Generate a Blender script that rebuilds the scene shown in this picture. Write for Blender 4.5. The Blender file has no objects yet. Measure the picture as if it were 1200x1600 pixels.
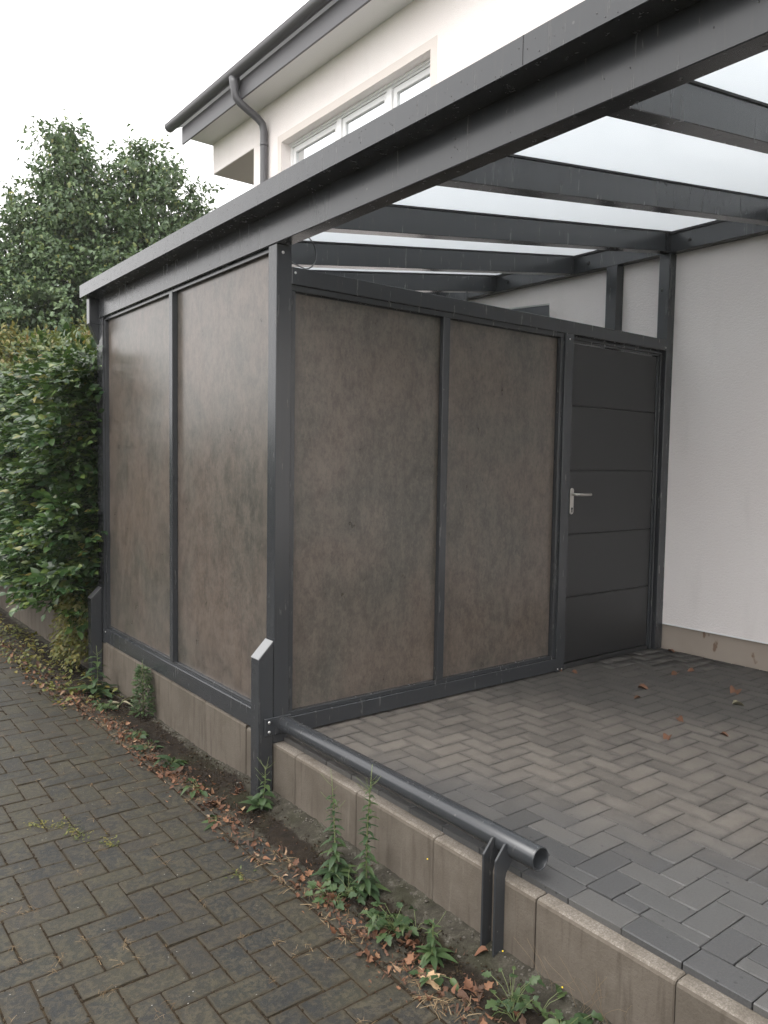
import bpy, bmesh, math, random
import numpy as np
from mathutils import Matrix, Vector

random.seed(7)
RNG = np.random.default_rng(11)
scene = bpy.context.scene
COL = scene.collection

# ------------------------------------------------------------------ camera
YAW, PITCH, ROLL = 0.6617, -0.0637, 0.0158
CAM = np.array([-1.8844, -3.2844, 1.3802])
FWD = np.array([math.sin(YAW) * math.cos(PITCH), math.cos(YAW) * math.cos(PITCH), math.sin(PITCH)])
RT0 = np.array([math.cos(YAW), -math.sin(YAW), 0.0])
UP0 = np.cross(RT0, FWD)
RT = math.cos(ROLL) * RT0 + math.sin(ROLL) * UP0
UP = -math.sin(ROLL) * RT0 + math.cos(ROLL) * UP0
cam_data = bpy.data.cameras.new("camera")
cam_data.sensor_fit = 'HORIZONTAL'
cam_data.sensor_width = 36.0
cam_data.lens = 36.0 * 1204.8 / 1200.0
cam_data.clip_start = 0.05
cam_data.clip_end = 3000.0
cam = bpy.data.objects.new("camera", cam_data)
COL.objects.link(cam)
m4 = Matrix.Identity(4)
for i in range(3):
    m4[i][0], m4[i][1], m4[i][2], m4[i][3] = RT[i], UP[i], -FWD[i], CAM[i]
cam.matrix_world = m4
scene.camera = cam

# ------------------------------------------------------------------ sky, sun, exposure
SUN_EL, SUN_AZ = math.radians(58), math.radians(-100)   # azimuth measured from +Y towards +X
world = bpy.data.worlds.new("World")
scene.world = world
world.use_nodes = True
wn = world.node_tree
wn.nodes.clear()
w_out = wn.nodes.new('ShaderNodeOutputWorld')
w_bg = wn.nodes.new('ShaderNodeBackground')
w_sky = wn.nodes.new('ShaderNodeTexSky')
w_sky.sky_type = 'NISHITA'
w_sky.sun_disc = False
w_sky.sun_elevation = SUN_EL
w_sky.sun_rotation = SUN_AZ
w_sky.dust_density = 6.0
w_hsv = wn.nodes.new('ShaderNodeHueSaturation')
w_hsv.inputs['Saturation'].default_value = 0.12
w_mix = wn.nodes.new('ShaderNodeMix')
w_mix.data_type = 'RGBA'
w_mix.inputs[0].default_value = 0.72                     # closed cloud cover over the clear sky
w_mix.inputs[7].default_value = (9.0, 8.85, 8.8, 1)
wn.links.new(w_sky.outputs[0], w_hsv.inputs['Color'])
wn.links.new(w_hsv.outputs[0], w_mix.inputs[6])
wn.links.new(w_mix.outputs[2], w_bg.inputs['Color'])
w_bg.inputs['Strength'].default_value = 0.12
wn.links.new(w_bg.outputs[0], w_out.inputs['Surface'])

sun_data = bpy.data.lights.new("sun", 'SUN')
sun_data.energy = 0.5
sun_data.angle = math.radians(40)
sun_data.color = (1.0, 0.97, 0.93)
sun = bpy.data.objects.new("sun", sun_data)
COL.objects.link(sun)
sdir = Vector((math.sin(SUN_AZ) * math.cos(SUN_EL), math.cos(SUN_AZ) * math.cos(SUN_EL), math.sin(SUN_EL)))
sun.rotation_euler = sdir.to_track_quat('Z', 'Y').to_euler()
sun.location = (-6, -2, 9)

scene.view_settings.view_transform = 'Standard'
scene.view_settings.look = 'None'
scene.view_settings.exposure = 1.42
scene.view_settings.gamma = 1.0
scene.view_settings.use_curve_mapping = False
scene.render.engine = 'CYCLES'
scene.cycles.max_bounces = 10
scene.cycles.volume_bounces = 1
scene.cycles.diffuse_bounces = 5
scene.cycles.transmission_bounces = 8
scene.cycles.use_denoising = True
scene.cycles.denoising_prefilter = 'NONE'


# ------------------------------------------------------------------ node helpers
class NT:
    def __init__(self, name):
        self.m = bpy.data.materials.new(name)
        self.m.use_nodes = True
        self.t = self.m.node_tree
        self.t.nodes.clear()
        self.out = self.t.nodes.new('ShaderNodeOutputMaterial')

    def n(self, typ, **kw):
        nd = self.t.nodes.new(typ)
        for k, v in kw.items():
            setattr(nd, k, v)
        return nd

    def l(self, a, b):
        self.t.links.new(a, b)

    def put(self, sock, v):
        if hasattr(v, 'is_output'):
            self.l(v, sock)
        else:
            sock.default_value = v

    def pos(self):
        return self.n('ShaderNodeNewGeometry').outputs['Position']

    def scaled(self, vec, s):
        nd = self.n('ShaderNodeVectorMath', operation='MULTIPLY')
        self.l(vec, nd.inputs[0])
        nd.inputs[1].default_value = s if hasattr(s, '__len__') else (s, s, s)
        return nd.outputs[0]

    def noise(self, vec, scale, detail=4.0, rough=0.55, dist=0.0):
        nd = self.n('ShaderNodeTexNoise')
        self.l(vec, nd.inputs['Vector'])
        nd.inputs['Scale'].default_value = scale
        nd.inputs['Detail'].default_value = detail
        nd.inputs['Roughness'].default_value = rough
        nd.inputs['Distortion'].default_value = dist
        return nd.outputs['Fac']

    def voro(self, vec, scale, feature='F1'):
        nd = self.n('ShaderNodeTexVoronoi', feature=feature)
        self.l(vec, nd.inputs['Vector'])
        nd.inputs['Scale'].default_value = scale
        return nd.outputs['Distance']

    def ramp(self, fac, stops):
        nd = self.n('ShaderNodeValToRGB')
        cr = nd.color_ramp
        while len(cr.elements) > 1:
            cr.elements.remove(cr.elements[-1])
        for i, (p, c) in enumerate(stops):
            e = cr.elements[0] if i == 0 else cr.elements.new(p)
            e.position = p
            c = c if hasattr(c, '__len__') else (c, c, c)
            e.color = (*c[:3], 1)
        self.l(fac, nd.inputs[0])
        return nd.outputs[0]

    def mix(self, fac, a, b, blend='MIX'):
        nd = self.n('ShaderNodeMix', data_type='RGBA', blend_type=blend)
        self.put(nd.inputs[0], fac)
        for s, v in ((nd.inputs[6], a), (nd.inputs[7], b)):
            if hasattr(v, 'is_output'):
                self.l(v, s)
            else:
                s.default_value = (*v[:3], 1)
        return nd.outputs[2]

    def math(self, op, a, b=0.0, clamp=False):
        nd = self.n('ShaderNodeMath', operation=op, use_clamp=clamp)
        self.put(nd.inputs[0], a)
        self.put(nd.inputs[1], b)
        return nd.outputs[0]

    def xyz(self, vec):
        nd = self.n('ShaderNodeSeparateXYZ')
        self.l(vec, nd.inputs[0])
        return nd.outputs

    def smooth(self, v, a, b):
        nd = self.n('ShaderNodeMapRange', interpolation_type='SMOOTHSTEP')
        self.l(v, nd.inputs[0])
        nd.inputs[1].default_value = a
        nd.inputs[2].default_value = b
        return nd.outputs[0]

    def bump(self, h, strength, dist=0.002, normal=None):
        nd = self.n('ShaderNodeBump')
        nd.inputs['Strength'].default_value = strength
        nd.inputs['Distance'].default_value = dist
        self.l(h, nd.inputs['Height'])
        if normal is not None:
            self.l(normal, nd.inputs['Normal'])
        return nd.outputs[0]

    def pbr(self, color, rough=0.5, normal=None, metallic=0.0, spec=0.5):
        p = self.n('ShaderNodeBsdfPrincipled')
        if hasattr(color, 'is_output'):
            self.l(color, p.inputs['Base Color'])
        else:
            p.inputs['Base Color'].default_value = (*color[:3], 1)
        self.put(p.inputs['Roughness'], rough)
        p.inputs['Metallic'].default_value = metallic
        p.inputs['Specular IOR Level'].default_value = spec
        if normal is not None:
            self.l(normal, p.inputs['Normal'])
        return p

    def done(self, shader):
        self.l(shader.outputs[0] if hasattr(shader, 'outputs') else shader, self.out.inputs['Surface'])
        return self.m


M = {}


def simple(name, color, rough=0.5, metallic=0.0, spec=0.5):
    t = NT(name)
    M[name] = t.done(t.pbr(color, rough, None, metallic, spec))


# powder coated aluminium, anthracite
t = NT('anthracite')
p = t.pos()
nz = t.noise(p, 1.2, 2)
c = t.mix(nz, (.0290, .0318, .0355), (.0340, .0365, .0400))
run = t.noise(t.scaled(p, (1, 1, .12)), 34, 4, .6)
c = t.mix(t.math('MULTIPLY', t.smooth(run, .52, .75), .30), c, (.060, .057, .052))
dot = t.math('MULTIPLY', t.smooth(t.voro(p, 13), .075, .045), t.smooth(t.noise(p, 5, 2), .48, .58))
c = t.mix(t.math('MULTIPLY', dot, .35), c, (.16, .155, .145))
r = t.math('ADD', t.math('MULTIPLY', run, .16), .17)
M['anthracite'] = t.done(t.pbr(c, r, spec=.62))

simple('door_coat', (.0165, .0170, .0178), .42)
simple('groove_dark', (.012, .012, .013), .6)
simple('rubber', (.015, .015, .016), .65)
simple('steel', (.55, .53, .50), .32, 1.0)
simple('screw_zinc', (.62, .61, .60), .3, 1.0)
simple('cap_sky_tint', (.26, .265, .27), .4, 0.4)  # slanted post tops: sky reflection put into the colour as pale grey
simple('bolt_black', (.02, .021, .023), .45)
simple('window_white', (.80, .80, .80), .35)
simple('cable_grey', (.16, .16, .17), .45)
simple('board_grey', (.075, .08, .085), .4)
simple('board_edge', (.62, .62, .6), .4)
simple('bark', (.07, .055, .042), .9)
simple('soffit_paint', (.72, .715, .70), .6)
simple('soffit_panel', (.56, .52, .50), .7)
simple('zinc_grey', (.085, .083, .09), .38, .0)
simple('water', (.02, .02, .022), .03, 0, 1.0)
simple('stem_green', (.12, .15, .055), .6)
simple('stem_dry', (.17, .12, .07), .8)
simple('petal_yellow', (.8, .6, .03), .5)

# panels: compact laminate with a rusty stone print
t = NT('stone_laminate')
p = t.pos()
big = t.noise(t.scaled(p, (1, 1, .85)), 1.7, 6, .6, .2)
mid = t.noise(t.scaled(p, (1, 1, .75)), 8.5, 9, .74, .15)
cloud = t.noise(t.scaled(p, (1, 1, .7)), 22, 7, .74, .1)
streak = t.noise(t.scaled(p, (1, 1, .16)), 40, 6, .75)
fine = t.noise(t.scaled(p, (1, 1, .55)), 78, 6, .8)
c = t.ramp(big, [(.36, (.066, .064, .056)), (.46, (.080, .071, .060)), (.55, (.095, .076, .064)), (.66, (.101, .077, .061))])
c = t.mix(t.math('MULTIPLY', t.smooth(mid, .40, .70), .62), c, (.140, .117, .098))
c = t.mix(t.math('MULTIPLY', t.smooth(mid, .54, .30), .55), c, (.042, .040, .034))
c = t.mix(t.math('MULTIPLY', t.smooth(cloud, .44, .70), .46), c, (.146, .121, .100))
c = t.mix(t.math('MULTIPLY', t.smooth(cloud, .55, .28), .42), c, (.042, .037, .031))
c = t.mix(t.math('MULTIPLY', t.smooth(streak, .48, .74), .26), c, (.160, .138, .116))
c = t.mix(t.math('MULTIPLY', t.smooth(streak, .50, .28), .22), c, (.042, .037, .032))
c = t.mix(t.math('MULTIPLY', t.smooth(fine, .50, .72), .48), c, (.155, .130, .108))
c = t.mix(t.math('MULTIPLY', t.smooth(fine, .50, .30), .50), c, (.031, .027, .022))
r = t.math('ADD', t.math('MULTIPLY', mid, .10), .24)
M['stone_laminate'] = t.done(t.pbr(c, r, spec=.58))

# house plaster
t = NT('plaster')
p = t.pos()
g1 = t.noise(p, 85, 5, .75)
g2 = t.noise(t.scaled(p, (1, 1, 2.2)), 45, 3, .6)
c = t.mix(t.smooth(t.noise(p, .9, 4), .3, .7), (.835, .775, .752), (.865, .815, .795))
c = t.mix(t.math('MULTIPLY', t.smooth(t.noise(t.scaled(p, (1, 1, .25)), 5, 5), .55, .8), .25), c, (.66, .62, .60))
M['plaster'] = t.done(t.pbr(c, .88, t.bump(t.math('ADD', g1, t.math('MULTIPLY', g2, .9)), .75, .006), spec=.2))

t = NT('plaster_band')
p = t.pos()
M['plaster_band'] = t.done(t.pbr(t.mix(t.noise(p, 3, 4), (.66, .60, .56), (.70, .64, .60)), .85, t.bump(t.noise(p, 200, 3), .3, .003), spec=.2))

t = NT('plinth_render')
p = t.pos()
c = t.mix(t.noise(p, 3.5, 5), (.32, .27, .225), (.40, .345, .295))
st = t.math('MULTIPLY', t.smooth(t.noise(t.scaled(p, (1, 1, .6)), 9, 3), .66, .72), .8)
c = t.mix(st, c, (.17, .10, .065))
M['plinth_render'] = t.done(t.pbr(c, .9, t.bump(t.noise(p, 220, 4), .35, .003), spec=.2))

# kerb / retaining stones
t = NT('kerb_concrete')
geo = t.n('ShaderNodeNewGeometry')
p = geo.outputs['Position']
oi = t.n('ShaderNodeObjectInfo')
blot = t.noise(p, 5, 6, .62, .5)
fine = t.noise(p, 210, 5, .7)
drip = t.noise(t.scaled(p, (1, 1, .10)), 26, 5, .6)
c = t.ramp(blot, [(.30, (.090, .075, .059)), (.50, (.120, .101, .081)), (.70, (.148, .127, .104))])
c = t.mix(t.math('MULTIPLY', oi.outputs['Random'], .35), c, (.100, .087, .070))
c = t.mix(t.math('MULTIPLY', t.smooth(drip, .50, .68), .5), c, (.058, .046, .034))
c = t.mix(t.math('MULTIPLY', t.smooth(drip, .40, .26), .45), c, (.185, .163, .135))
vo = t.voro(p, 95)
c = t.mix(t.math('MULTIPLY', t.smooth(vo, .17, .10), .6), c, (.07, .055, .042))
zup = t.xyz(geo.outputs['Normal'])[2]
agg = t.noise(p, 150, 4, .85)
topc = t.ramp(agg, [(.34, (.095, .082, .068)), (.52, (.20, .178, .152)), (.68, (.38, .35, .31))])
c = t.mix(t.math('MULTIPLY', t.smooth(zup, .35, .8), t.math('ADD', t.math('MULTIPLY', t.smooth(blot, .35, .6), .5), .22)), c, topc)
M['kerb_concrete'] = t.done(t.pbr(c, .86, t.bump(t.math('ADD', fine, t.math('MULTIPLY', vo, .6)), .45, .003), spec=.3))

# driveway pavers
t = NT('paver_grey')
geo = t.n('ShaderNodeNewGeometry')
p = geo.outputs['Position']
oi = t.n('ShaderNodeObjectInfo')
xx = t.xyz(p)
rnd = t.math('ADD', oi.outputs['Random'], geo.outputs['Random Per Island'])
rnd = t.math('FRACT', rnd)
c = t.ramp(rnd, [(0, (.060, .061, .062)), (.35, (.072, .072, .073)), (.65, (.081, .081, .080)), (1, (.095, .093, .090))])
dn = t.noise(p, 1.5, 5, .6, .6)
d1 = t.math('ADD', xx[0], t.math('MULTIPLY', xx[1], .35))
dm = t.smooth(t.math('ADD', d1, t.math('MULTIPLY', t.math('SUBTRACT', dn, .5), .6)), -.30, .38)    # dry dusty part, kept from rain by the roof
gen = t.n('ShaderNodeTexCoord').outputs['Generated']
gx3 = t.xyz(gen)
ex = t.math('ABSOLUTE', t.math('SUBTRACT', gx3[0], .5)); ey = t.math('ABSOLUTE', t.math('SUBTRACT', gx3[1], .5))
edist = t.math('MINIMUM', t.math('MULTIPLY', t.math('SUBTRACT', .5, ex), 2.0), t.math('SUBTRACT', .5, ey))
wear = t.smooth(t.math('ADD', edist, t.math('MULTIPLY', t.math('SUBTRACT', t.noise(p, 22, 4, .6), .5), .6)), .0, .30)
dust = t.mix(rnd, (.092, .081, .070), (.152, .132, .112))
tone = t.noise(p, 7, 5, .65)
dust = t.mix(t.math('MULTIPLY', t.smooth(tone, .40, .7), .7), dust, (.178, .158, .136))
dust = t.mix(t.math('MULTIPLY', t.math('SUBTRACT', 1.0, wear), t.math('ADD', t.math('MULTIPLY', t.noise(p, 3, 3), 1.1), .05)), dust, (.060, .054, .048))
c = t.mix(t.math('MULTIPLY', dm, .85), c, dust)
# darker patch with noisy edge, in front of the door and the wall
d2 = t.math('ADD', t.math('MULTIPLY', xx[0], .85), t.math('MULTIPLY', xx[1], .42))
darkm = t.smooth(t.math('ADD', d2, t.math('MULTIPLY', t.math('SUBTRACT', t.noise(p, 2.2, 4), .5), .7)), .95, 1.5)
c = t.mix(t.math('MULTIPLY', darkm, .62), c, (.042, .041, .038))
fine = t.noise(p, 130, 6, .8)
c = t.mix(t.math('MULTIPLY', t.smooth(fine, .50, .74), .5), c, (.14, .13, .12))
c = t.mix(t.math('MULTIPLY', t.smooth(fine, .47, .30), .5), c, (.022, .021, .020))
dots = t.smooth(t.voro(p, 26), .17, .13)
dotm = t.math('MULTIPLY', t.smooth(t.noise(p, 6, 2), .50, .60), t.math('SUBTRACT', 1.0, dm, True))
c = t.mix(t.math('MULTIPLY', t.math('MULTIPLY', dots, dotm), .85), c, (.022, .023, .024))
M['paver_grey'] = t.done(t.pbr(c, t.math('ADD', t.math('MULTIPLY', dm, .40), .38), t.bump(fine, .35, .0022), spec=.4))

# old mossy road pavers
t = NT('paver_road')
geo = t.n('ShaderNodeNewGeometry')
p = geo.outputs['Position']
oi = t.n('ShaderNodeObjectInfo')
rnd = t.math('FRACT', t.math('ADD', oi.outputs['Random'], geo.outputs['Random Per Island']))
c = t.ramp(rnd, [(0, (.015, .0165, .017)), (.5, (.020, .0195, .018)), (1, (.025, .0225, .019))])
m1 = t.noise(p, 52, 7, .74, .4)
m2 = t.noise(p, 4.0, 5, .6, .3)
c = t.mix(t.math('MULTIPLY', t.smooth(m1, .45, .58), t.math('ADD', t.math('MULTIPLY', t.smooth(m2, .32, .62), .5), .40)), c, (.076, .065, .042))
c = t.mix(t.math('MULTIPLY', t.smooth(m2, .42, .70), .45), c, (.040, .037, .020))
gx4 = t.xyz(t.n('ShaderNodeTexCoord').outputs['Generated'])
e1 = t.math('MULTIPLY', t.math('SUBTRACT', .5, t.math('ABSOLUTE', t.math('SUBTRACT', gx4[0], .5))), 2.0)
e2 = t.math('SUBTRACT', .5, t.math('ABSOLUTE', t.math('SUBTRACT', gx4[1], .5)))
em = t.smooth(t.math('ADD', t.math('MINIMUM', e1, e2), t.math('MULTIPLY', t.math('SUBTRACT', t.noise(p, 30, 5, .7), .5), .45)), .16, .0)
c = t.mix(t.math('MULTIPLY', em, .75), c, (.036, .028, .015))
fine = t.noise(p, 150, 6, .8)
c = t.mix(t.math('MULTIPLY', t.smooth(fine, .60, .74), .45), c, (.095, .083, .058))
c = t.mix(t.math('MULTIPLY', t.smooth(fine, .42, .30), .6), c, (.011, .011, .010))
wsp = t.smooth(t.voro(p, 34), .10, .06)
c = t.mix(t.math('MULTIPLY', wsp, t.smooth(t.noise(p, 19, 2), .55, .62)), c, (.33, .32, .29))
M['paver_road'] = t.done(t.pbr(c, t.math('ADD', t.math('MULTIPLY', m1, .25), .42), t.bump(t.math('ADD', fine, t.math('MULTIPLY', m1, .8)), .6, .004), spec=.4))


def ground(name, stops, scale, bump=.6, rough=.95):
    t = NT(name)
    p = t.pos()
    a = t.noise(p, scale, 7, .7, .4)
    f = t.noise(p, scale * 14, 4, .75)
    c = t.ramp(t.math('ADD', t.math('MULTIPLY', a, .55), t.math('MULTIPLY', f, .45)), stops)
    M[name] = t.done(t.pbr(c, rough, t.bump(t.math('ADD', f, a), bump, .008), spec=.25))


ground('joint_sand', [(.35, (.012, .011, .009)), (.6, (.030, .026, .021))], 30)
ground('joint_soil', [(.35, (.012, .0085, .0055)), (.5, (.030, .021, .012)), (.62, (.052, .038, .020)), (.7, (.044, .042, .017))], 18)
ground('terrain', [(.35, (.045, .06, .025)), (.6, (.09, .10, .045))], 2.5)
ground('garden_soil', [(.35, (.030, .024, .017)), (.65, (.075, .060, .042))], 10)
ground('asphalt', [(.3, (.04, .04, .04)), (.7, (.065, .063, .06))], 20)
ground('gravel_chip', [(.35, (.05, .045, .038)), (.5, (.11, .10, .085)), (.68, (.26, .24, .21))], 30)

# verge: dark soil with moss, concrete haunch towards the kerb
t = NT('verge')
p = t.pos()
xx = t.xyz(p)
a = t.noise(p, 16, 7, .7, .5)
f = t.noise(p, 140, 6, .8)
soil = t.ramp(t.math('ADD', t.math('MULTIPLY', a, .5), t.math('MULTIPLY', f, .5)), [(.34, (.007, .005, .0035)), (.5, (.017, .012, .008)), (.62, (.032, .023, .013)), (.72, (.085, .068, .048))])
conc = t.ramp(t.math('ADD', t.math('MULTIPLY', a, .6), t.math('MULTIPLY', f, .4)), [(.36, (.024, .022, .016)), (.5, (.050, .045, .034)), (.58, (.085, .078, .062)), (.68, (.27, .26, .235))])
edge = t.math('ADD', t.math('ADD', xx[0], t.math('MULTIPLY', t.math('SUBTRACT', t.noise(p, 9, 4), .5), .10)), t.math('MULTIPLY', t.smooth(xx[1], -.1, .35), -.07))
mk = t.smooth(edge, -.125, -.105)
outer = t.smooth(t.math('ADD', xx[0], t.math('MULTIPLY', t.math('SUBTRACT', t.noise(p, 12, 4), .5), .12)), -.215, -.235)
c = t.mix(mk, soil, conc)
c = t.mix(outer, c, t.mix(.35, conc, (.05, .045, .034)))
c = t.mix(t.math('MULTIPLY', t.smooth(t.noise(p, 5, 4), .5, .66), .5), c, (.022, .024, .009))
M['verge'] = t.done(t.pbr(c, .95, t.bump(t.math('ADD', f, a), .8, .008), spec=.25))

# milk glass
t = NT('milk_glass')
p = t.pos()
tr = t.n('ShaderNodeBsdfTranslucent')
tr.inputs['Color'].default_value = (.92, .955, .98, 1)
df = t.n('ShaderNodeBsdfDiffuse')
df.inputs['Color'].default_value = (.70, .72, .73, 1)
mx = t.n('ShaderNodeMixShader')
mx.inputs[0].default_value = .04
t.l(tr.outputs[0], mx.inputs[1]); t.l(df.outputs[0], mx.inputs[2])
gl = t.n('ShaderNodeBsdfGlossy')
gl.inputs['Roughness'].default_value = .12
fr = t.n('ShaderNodeFresnel')
fr.inputs['IOR'].default_value = 1.45
mx2 = t.n('ShaderNodeMixShader')
t.l(fr.outputs[0], mx2.inputs[0]); t.l(mx.outputs[0], mx2.inputs[1]); t.l(gl.outputs[0], mx2.inputs[2])
M['milk_glass'] = t.done(mx2.outputs[0])

# coated window glass
t = NT('window_glass')
gl = t.n('ShaderNodeBsdfGlossy')
gl.inputs['Roughness'].default_value = .02
gl.inputs['Color'].default_value = (.92, .95, .96, 1)
df = t.pbr((.35, .36, .37), .4)
mx = t.n('ShaderNodeMixShader')
mx.inputs[0].default_value = .6
t.l(df.outputs[0], mx.inputs[1]); t.l(gl.outputs[0], mx.inputs[2])
M['window_glass'] = t.done(mx.outputs[0])


def leafmat(name, stops, rough=.42, trans=.30, tint=(.30, .42, .06)):
    t = NT(name)
    geo = t.n('ShaderNodeNewGeometry')
    c = t.ramp(geo.outputs['Random Per Island'], stops)
    p = geo.outputs['Position']
    big = t.noise(p, 2.2, 3)
    c = t.mix(t.math('MULTIPLY', t.smooth(big, .4, .75), .35), c, tint, 'MIX') if trans > 0 else c
    ps = t.pbr(c, rough, t.bump(t.noise(p, 140, 2), .25, .004), spec=.5)
    if trans <= 0:
        M[name] = t.done(ps)
        return
    tl = t.n('ShaderNodeBsdfTranslucent')
    t.l(t.mix(.5, c, tint), tl.inputs['Color'])
    mx = t.n('ShaderNodeMixShader')
    mx.inputs[0].default_value = trans
    t.l(ps.outputs[0], mx.inputs[1]); t.l(tl.outputs[0], mx.inputs[2])
    M[name] = t.done(mx.outputs[0])


leafmat('leaf_hedge', [(0, (.016, .040, .017)), (.45, (.038, .077, .028)), (.8, (.075, .122, .036)), (.96, (.14, .18, .045)), (1, (.19, .15, .04))], .27, .22, (.07, .13, .02))
leafmat('leaf_young', [(0, (.045, .085, .022)), (.5, (.085, .125, .03)), (.85, (.15, .15, .04)), (1, (.22, .12, .05))], .45, .3, (.20, .20, .04))
leafmat('leaf_tree', [(0, (.054, .094, .046)), (.5, (.088, .148, .062)), (.9, (.13, .195, .074)), (.985, (.19, .22, .07)), (1, (.30, .25, .04))], .5, .25, (.06, .10, .02))
leafmat('leaf_weed', [(0, (.026, .052, .022)), (.5, (.042, .078, .030)), (1, (.075, .112, .038))], .5, .25, (.075, .12, .03))
leafmat('leaf_yellowgreen', [(0, (.06, .085, .02)), (.5, (.12, .13, .03)), (1, (.20, .16, .04))], .55, .25, (.18, .16, .03))
leafmat('leaf_dead', [(0, (.045, .024, .013)), (.35, (.080, .036, .018)), (.6, (.140, .060, .030)), (.85, (.19, .092, .046)), (.96, (.23, .14, .08)), (1, (.32, .23, .15))], .75, 0)
leafmat('leaf_tan', [(0, (.36, .24, .13)), (1, (.42, .29, .17))], .75, 0)
leafmat('leaf_wilted', [(0, (.13, .13, .07)), (1, (.30, .26, .18))], .8, 0)
leafmat('straw', [(0, (.10, .062, .03)), (.5, (.18, .122, .062)), (1, (.30, .22, .13))], .8, 0)


# ------------------------------------------------------------------ object helpers
def link(o, parent=None, label=None, cat=None, group=None, kind=None):
    COL.objects.link(o)
    if parent is not None:
        o.parent = parent
    if label: o['label'] = label
    if cat: o['category'] = cat
    if group: o['group'] = group
    if kind: o['kind'] = kind
    return o


def empty(name, loc, label, cat, group=None):
    o = bpy.data.objects.new(name, None)
    o.empty_display_size = .1
    o.location = loc
    return link(o, None, label, cat, group)


def wloc(o):
    v = Vector((0, 0, 0))
    while o is not None:
        v += Vector(o.location)
        o = o.parent
    return v


class MB:
    """collects solids in world coordinates; build() links them as one mesh object"""
    def __init__(self):
        self.bm = bmesh.new()

    def box(self, x0, x1, y0, y1, z0, z1, bev=0.0, seg=1):
        bm = bmesh.new()
        vs = [bm.verts.new((x, y, z)) for x in (x0, x1) for y in (y0, y1) for z in (z0, z1)]
        for f in ((0, 1, 3, 2), (4, 6, 7, 5), (0, 4, 5, 1), (2, 3, 7, 6), (0, 2, 6, 4), (1, 5, 7, 3)):
            bm.faces.new([vs[i] for i in f])
        bmesh.ops.recalc_face_normals(bm, faces=bm.faces)
        if bev > 0:
            bmesh.ops.bevel(bm, geom=list(bm.edges), offset=bev, segments=seg, affect='EDGES', profile=.5)
        self.add(bm)
        return self

    def hexa(self, pts, bev=0.0):
        """8 points: 4 bottom, 4 top (same order round)"""
        bm = bmesh.new()
        vs = [bm.verts.new(q) for q in pts]
        for f in ((3, 2, 1, 0), (4, 5, 6, 7), (0, 1, 5, 4), (1, 2, 6, 5), (2, 3, 7, 6), (3, 0, 4, 7)):
            bm.faces.new([vs[i] for i in f])
        bmesh.ops.recalc_face_normals(bm, faces=bm.faces)
        if bev > 0:
            bmesh.ops.bevel(bm, geom=list(bm.edges), offset=bev, segments=1, affect='EDGES', profile=.5)
        self.add(bm)
        return self

    def prism(self, poly, axis, a, b, bev=0.0):
        """poly: 2d outline; extruded along axis from a to b. axis x:(y,z) y:(x,z) z:(x,y)"""
        bm = bmesh.new()
        def P(q, h):
            return {'x': (h, q[0], q[1]), 'y': (q[0], h, q[1]), 'z': (q[0], q[1], h)}[axis]
        A = [bm.verts.new(P(q, a)) for q in poly]
        B = [bm.verts.new(P(q, b)) for q in poly]
        n = len(poly)
        bm.faces.new(A[::-1]); bm.faces.new(B)
        for i in range(n):
            bm.faces.new((A[i], A[(i + 1) % n], B[(i + 1) % n], B[i]))
        bmesh.ops.recalc_face_normals(bm, faces=bm.faces)
        if bev > 0:
            bmesh.ops.bevel(bm, geom=list(bm.edges), offset=bev, segments=1, affect='EDGES', profile=.5)
        self.add(bm)
        return self

    def tube(self, pts, r, n=12, cap=True, radii=None):
        pts = [Vector(q) for q in pts]
        rings = []
        bm = bmesh.new()
        ref = None
        for i, q in enumerate(pts):
            d = (pts[min(i + 1, len(pts) - 1)] - pts[max(i - 1, 0)]).normalized()
            if ref is None:
                ref = Vector((0, 0, 1)) if abs(d.z) < .9 else Vector((1, 0, 0))
            u = (ref - d * ref.dot(d)).normalized()
            ref = u
            v = d.cross(u)
            rr = radii[i] if radii else r
            rings.append([bm.verts.new(q + (u * math.cos(k * 2 * math.pi / n) + v * math.sin(k * 2 * math.pi / n)) * rr) for k in range(n)])
        for a, b in zip(rings, rings[1:]):
            for k in range(n):
                f = bm.faces.new((a[k], a[(k + 1) % n], b[(k + 1) % n], b[k]))
                f.smooth = True
        if cap:
            bm.faces.new(rings[0][::-1]); bm.faces.new(rings[-1])
        bmesh.ops.recalc_face_normals(bm, faces=bm.faces)
        self.add(bm)
        return self

    def add(self, bm):
        me = bpy.data.meshes.new('tmp')
        bm.to_mesh(me); bm.free()
        self.bm.from_mesh(me)
        bpy.data.meshes.remove(me)

    def build(self, name, mat, parent=None, label=None, cat=None, group=None, kind=None, at=None):
        me = bpy.data.meshes.new(name)
        off = wloc(parent) if parent is not None else Vector(at or (0, 0, 0))
        bmesh.ops.translate(self.bm, verts=self.bm.verts, vec=-off)
        self.bm.to_mesh(me); self.bm.free()
        me.materials.append(M[mat])
        o = bpy.data.objects.new(name, me)
        if parent is None:
            o.location = off
        return link(o, parent, label, cat, group, kind)


def npmesh(name, V, F, mat, smooth=False):
    """V (n,3), F (m,k) arrays -> mesh"""
    me = bpy.data.meshes.new(name)
    V = np.asarray(V, np.float32); F = np.asarray(F, np.int32)
    k = F.shape[1]
    me.vertices.add(len(V)); me.vertices.foreach_set('co', V.ravel())
    me.loops.add(F.size); me.loops.foreach_set('vertex_index', F.ravel())
    me.polygons.add(len(F))
    me.polygons.foreach_set('loop_start', np.arange(0, F.size, k, dtype=np.int32))
    me.polygons.foreach_set('loop_total', np.full(len(F), k, np.int32))
    if smooth:
        me.polygons.foreach_set('use_smooth', np.ones(len(F), bool))
    me.materials.append(M[mat])
    me.update(calc_edges=True)
    return me


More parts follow.
